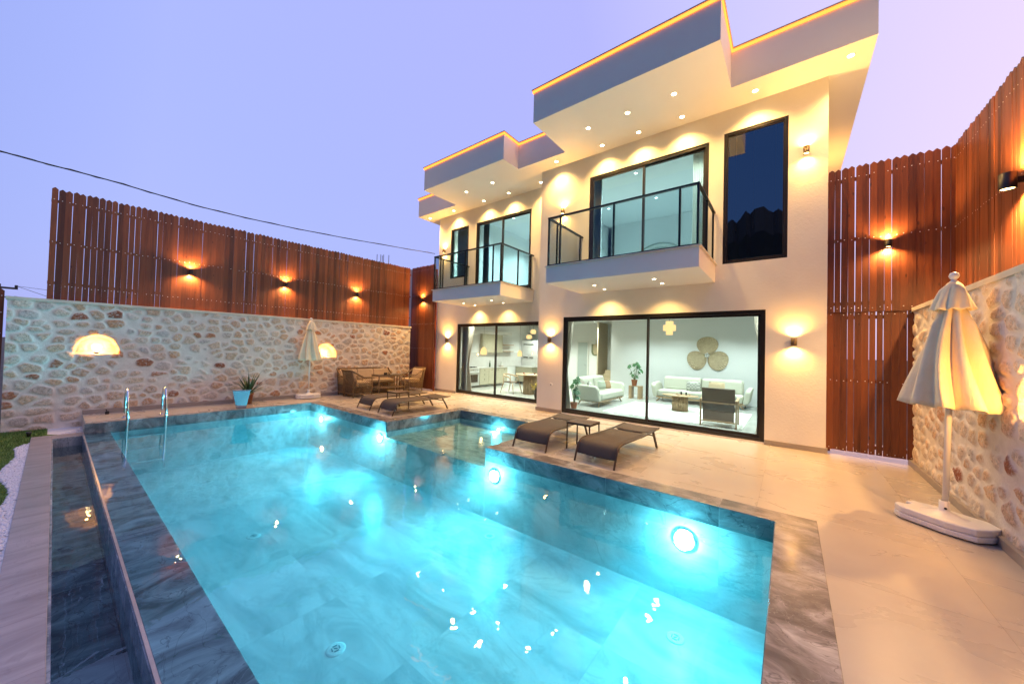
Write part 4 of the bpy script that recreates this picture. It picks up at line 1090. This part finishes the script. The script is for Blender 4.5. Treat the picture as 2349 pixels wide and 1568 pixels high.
# ------------------------------------------------------------------ planters
mp = empty('mirror_planter', (-10.20, 2.76, .001), rad(-14), 'tapered mirror finish planter at the pool edge', 'planter')
b = MB(); a, c, h = .095, .165, .41
b.hexa([(-a, -a, 0), (a, -a, 0), (a, a, 0), (-a, a, 0), (-c, -c, h), (c, -c, h), (c, c, h), (-c, c, h)]); b.build('shell', simple('mirror', (.55, .62, .68), .04, metal=1), mp, bevel=.006)
MB().box(-c-.012, -c-.012, h+.001, c+.012, c+.012, h+.022).build('rim', M_STEEL, mp, bevel=.003)
def agave(label, loc, pr, ph, n, L, seed):
    rnd = random.Random(seed); root = empty('potted_agave', loc, 0, label, 'potted plant')
    MB().lathe([(.001, 0), (pr*.72, 0), (pr*.95, ph*.85), (pr*1.08, ph*.85), (pr*1.1, ph), (pr*.95, ph), (pr*.9, ph*.9)], 22).build('pot', M_TERRA, root)
    MB().lathe([(pr*.9, ph*.91), (.001, ph*.93)], 16).build('soil', M_SOIL, root)
    b = MB()
    for k in range(n):
        a = k*2.4+rnd.uniform(-.2, .2); el = rad(18+62*(k/n)+rnd.uniform(-6, 6)); l = L*rnd.uniform(.75, 1.1)*(1.0 if k > n*.3 else .9); b.col = rnd.random()
        d0 = Vector((math.cos(a), math.sin(a), 0)); sd = Vector((-math.sin(a), math.cos(a), 0)); p = Vector((0, 0, ph*.9)); rows = []
        m_ = 8
        for i in range(m_+1):
            t = i/m_; e_ = el-.5*t*t*(1.2 if el < .8 else .35); p = p+(d0*math.cos(e_)+Vector((0, 0, 1))*math.sin(e_))*(l/m_) if i else p
            wd = .022*(1-t)**.7*(1+.6*math.sin(PI*min(1, t*1.3)))+.0005; up = Vector((0, 0, 1))*.010*(1-t)
            rows.append([p-sd*wd+up, p, p+sd*wd+up])
        base = len(b.v)
        for r in rows: b.v += [tuple(q) for q in r]
        for i in range(m_):
            for j in range(2): q = base+i*3+j; b.face((q, q+1, q+4, q+3), True)
    b.build('leaves', M_LEAFA, root, fix=False)
    return root
agave('spiky green agave in a terracotta pot behind the mirror planter', (-10.74, 3.05, .001), .105, .27, 34, .60, 3)
gl = empty('ground_spotlight', (-11.05, .72, 0), 0, 'tiny black spotlight on the deck by the left wall skirting', 'spotlight')
MB().lathe([(.03, .0), (.03, .05), (.02, .06)], 12, cap=True).build('body', M_BLACK, gl); MB().tube([(0, 0, .05), (.03, -.02, .10)], .008, 6).build('stem', M_BLACK, gl)
gl2 = empty('ground_spotlight', (-10.60, -.22, LZ), 0, 'tiny black spotlight in the pebbles beside the lawn corner', 'spotlight')
MB().lathe([(.025, .0), (.025, .05), (.035, .09)], 12, cap=True).build('body', M_BLACK, gl2)

# ------------------------------------------------------------------ interior furniture
def cushion_box(b, x0, y0, z0, x1, y1, z1): return b.box(x0, y0, z0, x1, y1, z1)
def sofa(label, w, d_, loc, rz):
    """front towards -Y, origin at front centre on floor"""
    root = empty('sofa', loc, rz, label, 'sofa')
    MB().box(-w/2+.06, .02, .12, w/2-.06, d_-.04, .17).build('base_frame', M_OAKX, root, bevel=.01)
    MB().box(-w/2+.10, -.01, .171, w/2-.10, d_-.22, .38).build('seat_cushion', M_SOFA, root, bevel=.05)
    for k in range(2):
        a = -w/2+.12+(w-.24)*k/2; c = a+(w-.24)/2
        MB().box(a+.004, d_-.28, .34, c-.004, d_-.05, .78).xf(lambda v: Vector((v.x, v.y+(v.z-.3)*.18, v.z))).build('back_cushion', M_SOFA, root, bevel=.07)
    for s_ in (-1, 1):
        MB().prism([(.0, .15), (.02, .50), (.10, .58), (d_-.2, .60), (d_, .5), (d_, .15)], -.07, .07, 'x').xf(lambda v: Vector((v.x+s_*(w/2-.03)+s_*max(0, v.z-.2)*.22, v.y, v.z))).build('arm', M_SOFA, root, bevel=.04)
        for yy, k in ((.10, -1), (d_-.15, 1)):
            MB().tube([(s_*(w/2-.18), yy, .14), (s_*(w/2-.06), yy+k*.03, 0)], [.026, .014], 8).build('leg', M_OAK, root)
    return root
def pillow(x, y, z, rz, tilt, mat, label, s=.16):
    o = MB(); n = 8
    for i in range(n+1):
        for j in range(n+1):
            u, v = i/n*2-1, j/n*2-1; t_ = .055*(1-u**4)**.6*(1-v**4)**.6 if abs(u) < 1 and abs(v) < 1 else 0
            o.v.append((u*s*(1-.06*v*v), -t_, v*s*.8*(1-.06*u*u)))
    for i in range(n+1):
        for j in range(n+1):
            u, v = i/n*2-1, j/n*2-1; t_ = .055*(1-u**4)**.6*(1-v**4)**.6 if abs(u) < 1 and abs(v) < 1 else 0
            o.v.append((u*s*(1-.06*v*v), t_, v*s*.8*(1-.06*u*u)))
    m_ = (n+1)**2
    for i in range(n):
        for j in range(n):
            a = i*(n+1)+j; o.face((a, a+1, a+n+2, a+n+1), True); o.face((m_+a, m_+a+n+1, m_+a+n+2, m_+a+1), True)
    ob = o.build('throw_pillow', mat, None); ob.location = (x, y, z); ob.rotation_euler = (tilt, 0, rz); tag(ob, label, 'pillow', 'throw pillows on the sofas')
def patterned(name, a, c):
    m, n, b_ = newmat(name); t = n.nodes.new('ShaderNodeTexCoord'); ck = n.nodes.new('ShaderNodeTexChecker'); ck.inputs['Scale'].default_value = 22; n.links.new(t.outputs['Object'], ck.inputs[0])
    ck.inputs[1].default_value = (*a, 1); ck.inputs[2].default_value = (*c, 1); n.links.new(ck.outputs[0], b_.inputs['Base Color']); b_.inputs['Roughness'].default_value = .9; return m
M_PAT = patterned('pillow_pattern', (.62, .62, .56), (.20, .20, .18))
sofa('cream sofa facing right, at the left of the living room', 1.82, .82, (-4.08, 10.15, .012), PI/2)
sofa('long cream sofa against the living room back wall under the palm fan', 2.5, .86, (-2.18, 11.92, .012), 0)
pillow(-4.55, 9.55, .56, rad(115), rad(-15), M_PAT, 'patterned pillow in the middle of the left sofa'); pillow(-4.42, 10.10, .56, rad(70), rad(-15), M_PILL2, 'sage pillow on the left sofa next to the rust one')
pillow(-4.35, 10.35, .56, rad(80), rad(-20), M_PILL1, 'rust brown pillow on the left sofa'); pillow(-4.70, 9.40, .60, rad(100), rad(-15), M_CURT, 'greyish pillow at the near arm of the left sofa', .14)
pillow(-2.35, 12.28, .54, rad(4), rad(-14), M_PAT, 'patterned pillow in the middle of the long sofa', .2); pillow(-1.72, 12.30, .55, rad(-4), rad(-14), M_CUSH, 'sand coloured pillow on the right half of the long sofa', .22)
rug = MB().box(-3.80, 8.75, .0125, -.75, 11.25, .022).build('rug', M_RUG); tag(rug, 'pale woven rug with diamond grid on the living room floor', 'rug')
ct = empty('coffee_table', (-2.30, 10.35, .023), 0, 'oval wooden coffee table with fluted base on the rug', 'coffee table')
b = MB(); b.lathe([(.001, .40), (.44, .40), (.45, .412), (.44, .424), (.001, .424)], 36, fx=1, fy=.62).build('tabletop', M_OAKX, ct)
b = MB()
for k in range(22):
    a = 2*PI*k/22; b.tube([(.175*math.cos(a), .13*math.sin(a), 0), (.175*math.cos(a), .13*math.sin(a), .40)], .026, 8); 
b.build('fluted_base', M_OAK, ct)
tr = empty('tray', (-2.22, 10.35, .448), 0, 'small wooden tray on the coffee table', 'tray'); MB().box(-.16, -.08, 0, .16, .08, .012).box(-.16, -.08, .012, -.15, .08, .05).box(.15, -.08, .012, .16, .08, .05).build('tray_body', M_OAK, tr)
for dx in (-.05, .07): MB().lathe([(.02, .012), (.025, .05), (.018, .09)], 10, (dx, 0, 0)).build('candle_holder', M_BLACK, tr)
ac = empty('armchair', (-1.185, 8.72, .012), rad(2), 'taupe armchair with wooden frame, its back to the living room glass', 'armchair')
w2 = .31
MB().box(-w2, 0, .52, w2, .06, .83).xf(lambda v: Vector((v.x, v.y-(v.z-.5)*.18, v.z))).build('backrest', M_ARMF, ac, bevel=.02)
MB().box(-w2+.02, .0, .13, w2-.02, .02, .50).build('back_panel', M_ARMF, ac)
MB().box(-w2, .04, .32, w2, .58, .44).build('seat', M_ARMF, ac, bevel=.03)
for s_ in (-1, 1):
    MB().bar((s_*(w2+.02), -.01, .0), (s_*(w2+.02), -.01, .55), .035, .03, (1, 0, 0)).build('leg', M_OAK, ac); MB().bar((s_*(w2+.02), .58, .0), (s_*(w2+.02), .58, .55), .035, .03, (1, 0, 0)).build('leg', M_OAK, ac)
    MB().bar((s_*(w2+.02), -.04, .565), (s_*(w2+.02), .62, .58), .045, .028).build('armrest', M_OAK, ac)
MB().bar((-w2, -.012, .51), (w2, -.012, .51), .025, .03).bar((-w2, -.012, .12), (w2, -.012, .12), .025, .03).build('crossbar', M_OAK, ac)
# stools (plinths) with monstera
st = empty('plinth_table', (-4.06, 12.05, .012), 0, 'pair-legged wooden plinth table carrying the monstera pot', 'side table')
for x in (-.15, .15): MB().box(x-.05, -.12, 0, x+.05, .12, .40).build('leg', M_OAK, st, bevel=.004)
MB().box(-.20, -.12, .401, .20, .12, .425).build('tabletop', M_OAKX, st, bevel=.003)
def monstera(label, loc, ph, n, H, seed, pot=True, spread=.22, mat=M_LEAFM):
    rnd = random.Random(seed); root = empty('potted_monstera', loc, 0, label, 'potted plant')
    MB().lathe([(.001, 0), (.07, 0), (.10, ph), (.108, ph), (.095, ph-.02)], 20).build('pot', M_TERRA, root)
    MB().lathe([(.095, ph-.02), (.001, ph-.015)], 14).build('soil', M_SOIL, root)
    st_ = MB(); lf = MB()
    for k in range(n):
        a = rnd.uniform(0, 2*PI); hh = ph+H*rnd.uniform(.15, 1); rr = spread*rnd.uniform(.3, 1)
        tip = Vector((rr*math.cos(a), rr*math.sin(a), hh)); st_.tube([(0, 0, ph-.02), tuple(tip*.5+Vector((0, 0, .08))), tuple(tip)], .005, 5)
        nrm = Vector((math.cos(a)*.5+rnd.uniform(-.3, .3), math.sin(a)*.5-.5, .45)).normalized(); u = nrm.cross(Vector((0, 0, 1))).normalized(); v = nrm.cross(u); s_ = rnd.uniform(.06, .10)
        lf.col = rnd.random(); base = len(lf.v); lf.v.append(tuple(tip)); m_ = 18
        for j in range(m_):
            t_ = 2*PI*j/m_; r_ = s_*(1+.25*math.cos(t_))*(.68 if j % 3 == 1 else 1)
            lf.v.append(tuple(tip+u*(r_*math.sin(t_)*.85)+v*(r_*math.cos(t_))-nrm*(.02*math.sin(t_)**2)))
        for j in range(m_): lf.face((base, base+1+j, base+1+(j+1) % m_), True)
    st_.build('stems', M_STEM, root); lf.build('leaves', mat, root, fix=False)
    return root
monstera('green monstera in a terracotta pot on the plinth table', (-4.10, 12.02, .438), .20, 16, .58, 5)
monstera('leafy green plant just inside the left end of the living room glass', (-4.55, 8.62, .012), .16, 16, .66, 11, spread=.13)
# palm leaf wall decoration
pf = empty('palm_fan_decoration', (-2.10, 13.05, 1.50), 0, 'three dried palm leaf fans arranged as a trefoil on the living room wall', 'wall decoration')
for ang in (90, 205, -25):
    b = MB(); n = 30; a0 = rad(ang)
    def P(u, rr, k): 
        # leaf outline: heart-shaped fan
        x = rr*math.sin(u)*.34; y = .30+.32*-math.cos(u)*rr*1.0
        y = .32-.30*math.cos(u)*rr
        return (x, y, k)
    cpt = (0, .05)
    outline = [(.31*math.sin(u)*(1-.15*math.cos(u)), .33-.29*math.cos(u)) for u in [2*PI*j/60 for j in range(60)]]
    base = len(b.v)
    def W(x, y, k): return (x*math.cos(a0-PI/2)-y*math.sin(a0-PI/2), -.012-k, x*math.sin(a0-PI/2)+y*math.cos(a0-PI/2))
    b.v.append(W(cpt[0], cpt[1], .01))
    for j, (x, y) in enumerate(outline): b.v.append(W(x, y, .022 if j % 2 else .004))
    for j in range(60): b.face((base, base+1+j, base+1+(j+1) % 60))
    o = b.build('fan_leaf', M_PALM, pf, fix=False); md = o.modifiers.new('t', 'SOLIDIFY'); md.thickness = .004
b = MB()
for k in range(5): b.ico((.05*math.cos(k*1.3), -.05, .05*math.sin(k*1.3)+.02), .035, .3)
b.build('centre_bow', M_COUNTER, pf)
# pendants
def pendant(label, x, y, zt, zb, ceil, style, s=1.0):
    root = empty('pendant_lamp', (x, y, zb), 0, label, 'pendant lamp', 'woven pendant lamps')
    H = zt-zb
    if style == 0: prof = [(.09, 0), (.09, H*.28), (.165, H*.30), (.165, H*.72), (.10, H*.74), (.10, H)]
    elif style == 1: prof = [(.07, 0), (.10, H*.2), (.10, H*.75), (.05, H)]
    else: prof = [(.13, 0), (.15, H*.35), (.11, H*.75), (.04, H)]
    MB().lathe([(r*s, z) for r, z in prof], 24).build('lamp_shade', M_SHADE, root, fix=False)
    MB().ico((0, 0, H*.45), .03).build('bulb', M_BULB, root)
    MB().tube([(0, 0, H), (0, 0, ceil-zb)], .004, 5).build('cord', M_BLACK, root)
    point(root, (0, 0, -.05), 3, (1, .6, .25), .05)
pendant('tiered rattan pendant lamp over the coffee table', -2.66, 10.6, 2.45, 2.07, GC, 0)
pendant('small rattan pendant, lower left of the dining trio', -7.47, 10.6, 2.09, 1.94, GC, 1); pendant('small rattan pendant, highest of the dining trio', -7.29, 10.6, 2.28, 2.12, GC, 1); pendant('small rattan pendant, right of the dining trio', -7.15, 10.9, 2.12, 1.96, GC, 1)
pendant('bell shaped rattan pendant near the kitchen curtain', -8.45, 9.25, 1.60, 1.33, GC, 2, .8)
pendant('bell shaped rattan pendant by the fridge', -7.65, 10.3, 1.52, 1.30, GC, 2, .6)
# kitchen
kc = empty('kitchen_cabinets', (0, 0, .012), 0, 'olive grey kitchen cabinets with white worktop along the kitchen wall', 'kitchen cabinets')
MB().box(-9.79, 10.32, .10, -9.60, 12.05, .755).box(-9.79, 9.30, .10, -9.60, 9.62, .755).box(-9.79, 12.9, .10, -8.9, 13.05+.4, .755).build('base_cabinets', M_CAB, kc)
b = MB()
for y0, y1 in ((10.33, 10.85), (10.86, 11.20), (11.21, 11.62), (11.63, 12.04)):
    zz = ((.11, .38), (.39, .57), (.58, .74)) if y0 < 10.9 and y0 > 10.3 and y1 < 10.9 else ((.11, .74),)
    for z0, z1 in zz:
        o = MB().box(-9.60, y0, z0, -9.585, y1, z1).build('door_front', M_CAB, kc, bevel=.004)
        MB().box(-9.585, (y0+y1)/2-.02, z1-.08, -9.570, (y0+y1)/2+.02, z1-.06).build('knob', M_BLACK, o)
MB().box(-9.79, 9.30, .756, -9.57, 12.06, .785).box(-9.79, 12.86, .756, -8.86, 13.45, .785).build('worktop', M_COUNTER, kc, bevel=.004)
MB().box(-9.795, 9.3, .786, -9.785, 13.6, 1.38).build('backsplash', M_BACKSPL, kc)
MB().box(-9.79, 10.5, 1.38, -9.64, 11.75, 2.12).build('wall_cabinets', M_CAB, kc, bevel=.004)
MB().box(-9.79, 9.4, 2.12, -9.5, 12.2, 2.25).build('cornice', M_COUNTER, kc)
MB().box(-9.79, 11.78, 1.42, -9.62, 12.5, 1.45).box(-9.79, 11.78, 1.70, -9.62, 12.5, 1.73).build('open_shelf', M_OAK, kc)
ov_ = empty('oven', (-9.60, 9.97, .012), 0, 'built in steel oven with dark glass door under the hob', 'oven')
MB().box(-.18, -.33, .10, 0, .33, .755).build('body', M_WHITEAPP, ov_); MB().box(.001, -.30, .16, .022, .30, .60).build('door', M_OVEN, ov_, bevel=.004)
MB().box(.0225, -.22, .22, .026, .22, .52).build('window', M_OVENGL, ov_); MB().tube([(.045, -.25, .565), (.045, .25, .565)], .01, 6).build('handle', M_STEEL, ov_)
b = MB()
for k in range(5): b.tube([(.0, -.22+k*.11, .68), (.025, -.22+k*.11, .68)], .022, 10)
b.build('knobs', M_STEEL, ov_)
hob = empty('hob', (-9.69, 9.97, .80), 0, 'black gas hob on the white worktop', 'hob')
b = MB().box(-.08, -.25, 0, .08, .25, .006)
for y in (-.17, 0, .17): b.box(-.06, y-.05, .006, .06, y+.05, .03)
b.build('grates', M_BLACK, hob)
bt = empty('oil_bottle', (-9.68, 11.0, .80), 0, 'green bottle on the kitchen worktop', 'bottle'); MB().lathe([(.035, 0), (.035, .14), (.012, .19), (.012, .26)], 12).build('glass', M_LEAFA, bt)
bk = empty('bread_board', (-9.69, 11.75, .80), 0, 'round wooden board and white jug at the far end of the worktop', 'board'); MB().lathe([(.001, 0), (.10, 0), (.10, .02), (.001, .02)], 18).build('board', M_OAK, bk); MB().lathe([(.04, .02), (.055, .09), (.03, .16), (.035, .19)], 14).build('jug', M_COUNTER, bk)
fg = empty('fridge', (-9.35, 13.3, .012), 0, 'tall white fridge at the back of the kitchen', 'fridge'); MB().box(-.42, 0, 0, .42, .6, 1.95).build('body', M_WHITEAPP, fg, bevel=.01)
MB().box(-.41, -.02, .05, .41, -.002, 1.20).build('door', M_WHITEAPP, fg, bevel=.006); MB().box(-.41, -.02, 1.22, .41, -.002, 1.93).build('door', M_WHITEAPP, fg, bevel=.006)
MB().box(-.30, -.035, 1.17, -.05, -.021, 1.20).box(.05, -.035, 1.17, .25, -.021, 1.20).build('handle', M_BLACK, fg)
MB().box(-.30, -.035, 1.76, .25, -.021, 1.79).build('handle', M_BLACK, fg)
fp = empty('console_plant', (-8.35, 13.2, .012), 0, 'leafy plant on a narrow console beside the fridge', 'potted plant'); MB().box(-.3, 0, .0, .3, .25, .62).build('console', M_COUNTER, fp)
b = MB()
for k in range(26):
    a = random.uniform(0, 6.28); el = random.uniform(.4, 1.4); p = Vector((0, .1, .66)); q = p+Vector((math.cos(a)*math.cos(el), math.sin(a)*math.cos(el), math.sin(el)))*.26; s_ = Vector((-math.sin(a), math.cos(a), 0))*.02; mm = (p+q)/2
    b.tri(p, mm-s_, q); b.tri(p, q, mm+s_)
b.build('leaves', M_LEAFM, fp, fix=False); MB().box(-.15, .02, .621, .15, .2, .66).build('tray', M_BLACK, fp)
dt = empty('dining_table', (-7.10, 10.20, .012), 0, 'round wooden pedestal dining table in the kitchen', 'dining table')
MB().lathe([(.001, .66), (.50, .66), (.51, .675), (.50, .69), (.001, .69)], 40).build('tabletop', M_OAKX, dt)
b = MB()
for k in range(24): a = 2*PI*k/24; b.tube([(.21*math.cos(a), .21*math.sin(a), 0), (.21*math.cos(a), .21*math.sin(a), .66)], .03, 6)
b.build('fluted_pedestal', M_OAK, dt)
for i, (x, y) in enumerate(((-.2, -.1), (.22, -.05))):
    pl = empty('plate', (-7.10+x, 10.2+y, .703), 0, ('plate with cup at the left of the dining table', 'plate with cup at the right of the dining table')[i], 'plate'); MB().lathe([(.001, 0), (.07, .004), (.1, .012)], 20).build('dish', M_COUNTER, pl, fix=False); MB().lathe([(.03, .005), (.04, .05)], 12).build('cup', M_TERRA, pl, fix=False)
dc = empty('dining_chair', (-7.78, 10.0, .012), rad(-90), 'wooden dining chair with curved back left of the round table', 'dining chair')
MB().box(-.21, -.2, .36, .21, .2, .40).build('seat', M_ARMF, dc, bevel=.015)
for sx in (-1, 1):
    MB().tube([(sx*.20, .22, .36), (sx*.24, .30, 0)], [.02, .012], 8).build('leg', M_OAK, dc); MB().tube([(sx*.20, -.20, .60), (sx*.2, -.18, .36), (sx*.24, -.28, 0)], [.014, .02, .012], 8).build('leg', M_OAK, dc)
MB().tube([(-.26, .1, .56), (-.25, -.12, .60), (-.12, -.24, .64), (.12, -.24, .64), (.25, -.12, .60), (.26, .1, .56)], .024, 8).build('backrest', M_OAK, dc)
for sx in (-1, 1): MB().tube([(sx*.26, .1, .56), (sx*.2, .18, .38)], .014, 6).build('arm_support', M_OAK, dc)
fl = empty('flower_basket', (-6.05, 9.15, .012), 0, 'dark basket of yellow flowers at the right edge of the kitchen door', 'flower basket')
MB().lathe([(.001, 0), (.11, 0), (.14, .36), (.12, .36)], 16).build('basket', M_SOIL, fl)
b = MB()
for k in range(120): b.ico((random.gauss(0, .09), random.gauss(0, .09), .42+random.gauss(0, .05)), .022, .3)
b.build('flowers', simple('yellow_flowers', (.42, .28, .02), .8, noise=.5, nscale=20), fl)
# hall
hd = empty('interior_door', (-7.1, HB-.03, .012), 0, 'grey green interior door at the back of the hall', 'door'); MB().box(-.23, -.02, 0, .23, 0, 1.92).build('leaf', M_DOORG, hd); MB().box(-.28, -.03, 0, -.231, 0, 1.97).box(.231, -.03, 0, .28, 0, 1.97).box(-.231, -.03, 1.921, .231, 0, 1.97).build('frame', M_COUNTER, hd)
MB().tube([(.17, -.02, .95), (.17, -.05, .95), (.10, -.05, .95)], .008, 6).build('handle', M_STEEL, hd)
wa = empty('wall_hanging', (-6.50, HB-.03, 1.36), 0, 'green U shaped woven hanging beside the grey door', 'wall hanging')
out_ = [(-.19, .50), (-.19, .16)]+[(-.19*math.cos(PI*k/10), .16-.16*math.sin(PI*k/10)) for k in range(1, 10)]+[(.19, .16), (.19, .50)]
MB().prism(out_, -.02, -.005, 'y').build('panel', simple('hanging_green', (.20, .21, .13), .9, noise=.3, nscale=30), wa)
MB().prism([(x*.55, y*.9+.05) for x, y in out_], -.026, -.021, 'y').build('inner_panel', M_PALM, wa); MB().tube([(0, -.012, .50), (0, -.012, .68)], .008, 5).build('stick', M_OAK, wa)
tc_ = empty('tall_cabinet', (-7.75, 12.75, .012), 0, 'olive tall cabinet end seen behind the curtain', 'cabinet'); MB().box(-.3, 0, 0, .12, .5, .70).box(-.3, .1, 1.22, .12, .5, 2.2).build('carcass', M_CAB, tc_); MB().box(-.3, -.01, .701, .13, .5, .73).build('top', M_OAKX, tc_)
sr = empty('staircase', (-5.72, 13.2, .012), 0, 'pale stone stair rising behind the living room wall', 'staircase'); b = MB()
for k in range(8): b.box(-.28+k*.04, k*.11, 0, .34, .9, .16*(k+1)) if k < 5 else None
b.build('steps', M_STAIR, sr); MB().box(-.29, .02, 0, -.25, .95, GC-.02).build('side_wall', M_STAIR, sr)
# curtains
def curtain(label, x0, x1, y, z0, z1, mat, waist=None, seed=1):
    root = empty('curtain', ((x0+x1)/2, y, z0), 0, label, 'curtain'); b = MB(); m_ = 40; H = z1-z0; W = x1-x0
    rows = []
    for i in range(15):
        t = i/14; k = 1
        if waist is not None:
            s_, px_ = waist; dist = abs(t-.38); k = s_+(1-s_)*min(1, dist/.45)
        row = []
        for j in range(m_+1):
            u = j/m_-.5; off = 0 if waist is None else waist[1]*(1-k)*W
            row.append(len(b.v)); b.v.append((u*W*k+off, .03*math.sin(j*1.35+seed)*(.6+.4*k), t*H))
        rows.append(row)
    for i in range(14):
        for j in range(m_): b.face((rows[i][j], rows[i][j+1], rows[i+1][j+1], rows[i+1][j]), True)
    b.build('cloth', mat, root, fix=False)
    MB().tube([(-W/2-.05, 0, H+.01), (W/2+.05, 0, H+.01)], .012, 6).build('rod', M_FRAME, root)
    if waist is not None: MB().lathe([(W*waist[0]*.5, H*.36), (W*waist[0]*.53, H*.38), (W*waist[0]*.5, H*.40)], 14, (waist[1]*(1-waist[0])*W, 0, 0), fy=.4).build('tieback', M_CURT, root)
curtain('brown curtain tied back at the left end of the kitchen door', -8.88, -8.45, YL+.32, .03, 2.62, M_CURT, (.35, -.3), 2)
curtain('pale sheer curtain at the left end of the kitchen door', -8.95, -8.70, YL+.26, .03, 2.62, M_CURTW, None, 5)
curtain('grey brown curtain at the left end of the living room glass', -4.55, -4.28, YF+.28, .03, 2.62, M_CURT, (.4, -.4), 3)
curtain('grey curtain gathered at the right end of the living room glass', -.52, -.26, YF+.28, .03, 2.62, M_CURT, (.35, .5), 4)
curtain('grey curtain at the right end of the large balcony door', -1.60, -1.30, YF+.28, UF, 5.86, M_CURT, None, 6)
curtain('pale curtain at the left end of the large balcony door', -3.80, -3.60, YF+.30, UF, 5.86, M_CURTW, None, 1)
curtain('blue grey curtain at the left of the far balcony door', -8.1, -7.85, YL+.28, UF, 5.86, simple('curtain_blue', (.16, .20, .25), .9), None, 8)
curtain('white sheer curtain behind the small upper window', -9.35, -8.7, YL+.28, UF+.4, 5.86, M_CURTW, None, 9)
# upstairs furniture: headboard arch moulding and bed
aw = empty('arch_moulding', (-3.35, 11.88, UF), 0, 'arched wall moulding in the upper room behind the large balcony door', 'moulding')
for r in (.95, .80):
    b = MB(); b.tube([(-r, 0, 0), (-r, 0, .8)]+[(-r*math.cos(PI*k/20), 0, .8+r*math.sin(PI*k/20)) for k in range(1, 20)]+[(r, 0, .8), (r, 0, 0)], .028, 6); b.build('band', M_DOORG, aw)
bed = empty('bed', (-7.3, 10.9, UF), 0, 'dark blue headboard of the bed in the far upper room', 'bed'); MB().box(-.75, .85, 0, .75, .98, 1.25).build('headboard', M_BLUE, bed, bevel=.04); MB().box(-.7, -.6, .1, .7, .84, .45).build('mattress', M_COUNTER, bed, bevel=.05)
sw = empty('light_switch', (-2.45, 11.895, UF+1.25), 0, 'small light switch on the upper room wall', 'switch'); MB().box(-.04, -.012, -.06, .04, 0, .06).build('plate', M_DOORG, sw)

# ------------------------------------------------------------------ outside the plot
cb = [(-10.25, 8.44, 4.96), (-9.69, 4.35, 4.45), (-9.35, 2.0, 4.24), (-9.13, .49, 4.23), (-8.98, -.56, 4.20), (-8.80, -2.0, 4.25), (-8.2, -6.5, 4.7)]
def cat_(P, n=8):
    out = []
    for i in range(len(P)-1):
        p0 = Vector(P[max(i-1, 0)]); p1 = Vector(P[i]); p2 = Vector(P[i+1]); p3 = Vector(P[min(i+2, len(P)-1)])
        for k in range(n):
            t = k/n; out.append(.5*((2*p1)+(p2-p0)*t+(2*p0-5*p1+4*p2-p3)*t*t+(3*p1-p0-3*p2+p3)*t**3))
    out.append(Vector(P[-1])); return out
pts = cat_(cb); b = MB(); b.tube(pts, .011, 6)
tw2 = []
for i, p in enumerate(pts): tw2.append(p+Vector((0, .012*math.cos(i*1.7), .012*math.sin(i*1.7))))
b.tube(tw2, .007, 5)
cbo = b.build('power_cable', M_CABLE); tag(cbo, 'black twisted power cable sagging across the sky to the house', 'cable')
pe = empty('utility_pole', (-30.0, -1.72, -.3), 0, 'distant utility pole with crossarm above the left end of the wall', 'utility pole')
MB().tube([(0, 0, 0), (0, 0, 4.35)], .07, 8).build('pole', M_DKROOF, pe); MB().box(-.05, -.7, 4.13, .05, .55, 4.22).build('crossarm', M_DKROOF, pe)
b = MB()
for y in (.5, 0, -.5): b.tube([(0, y, 4.22), (0, y, 4.34)], .05, 6)
b.tube([(0, .5, 3.7), (0, .5, 3.8)], .05, 6).bar((0, 0, 3.72), (0, .55, 3.72), .05, .05); b.build('insulator', M_DKROOF, pe)
MB().tube([(0, .5, 4.3), (-12, 9, 4.7), (-26, 24, 5.6)], .012, 4).tube([(0, .5, 3.75), (-12, 9, 4.0), (-26, 24, 4.9)], .012, 4).tube([(0, .5, 4.3), (4, 3, 3.0)], .010, 4).build('wire', M_CABLE, pe)
nb_ = empty('neighbour_building', (-18.6, 11.6, -.3), 0, 'grey flat building with dark tank and rebar stubs beyond the left fence', 'building')
# spans px 775..955 just above the fence
MB().box(-3.0, -2.2, 0, 2.0, 2.6, 6.12).build('wall', M_GREYB, nb_); MB().box(-3.2, -3.2, 5.6, -1.2, -.3, 6.55).build('roof', M_DKROOF, nb_, bevel=.08)
b = MB()
for dx, dy in ((-.9, .1), (-.75, .25), (-.6, .35), (-.9, .45), (-.45, .6)): b.tube([(dx, dy, 6.1), (dx, dy, 7.3)], .02, 5)
b.build('rebar', M_GREYB, nb_)
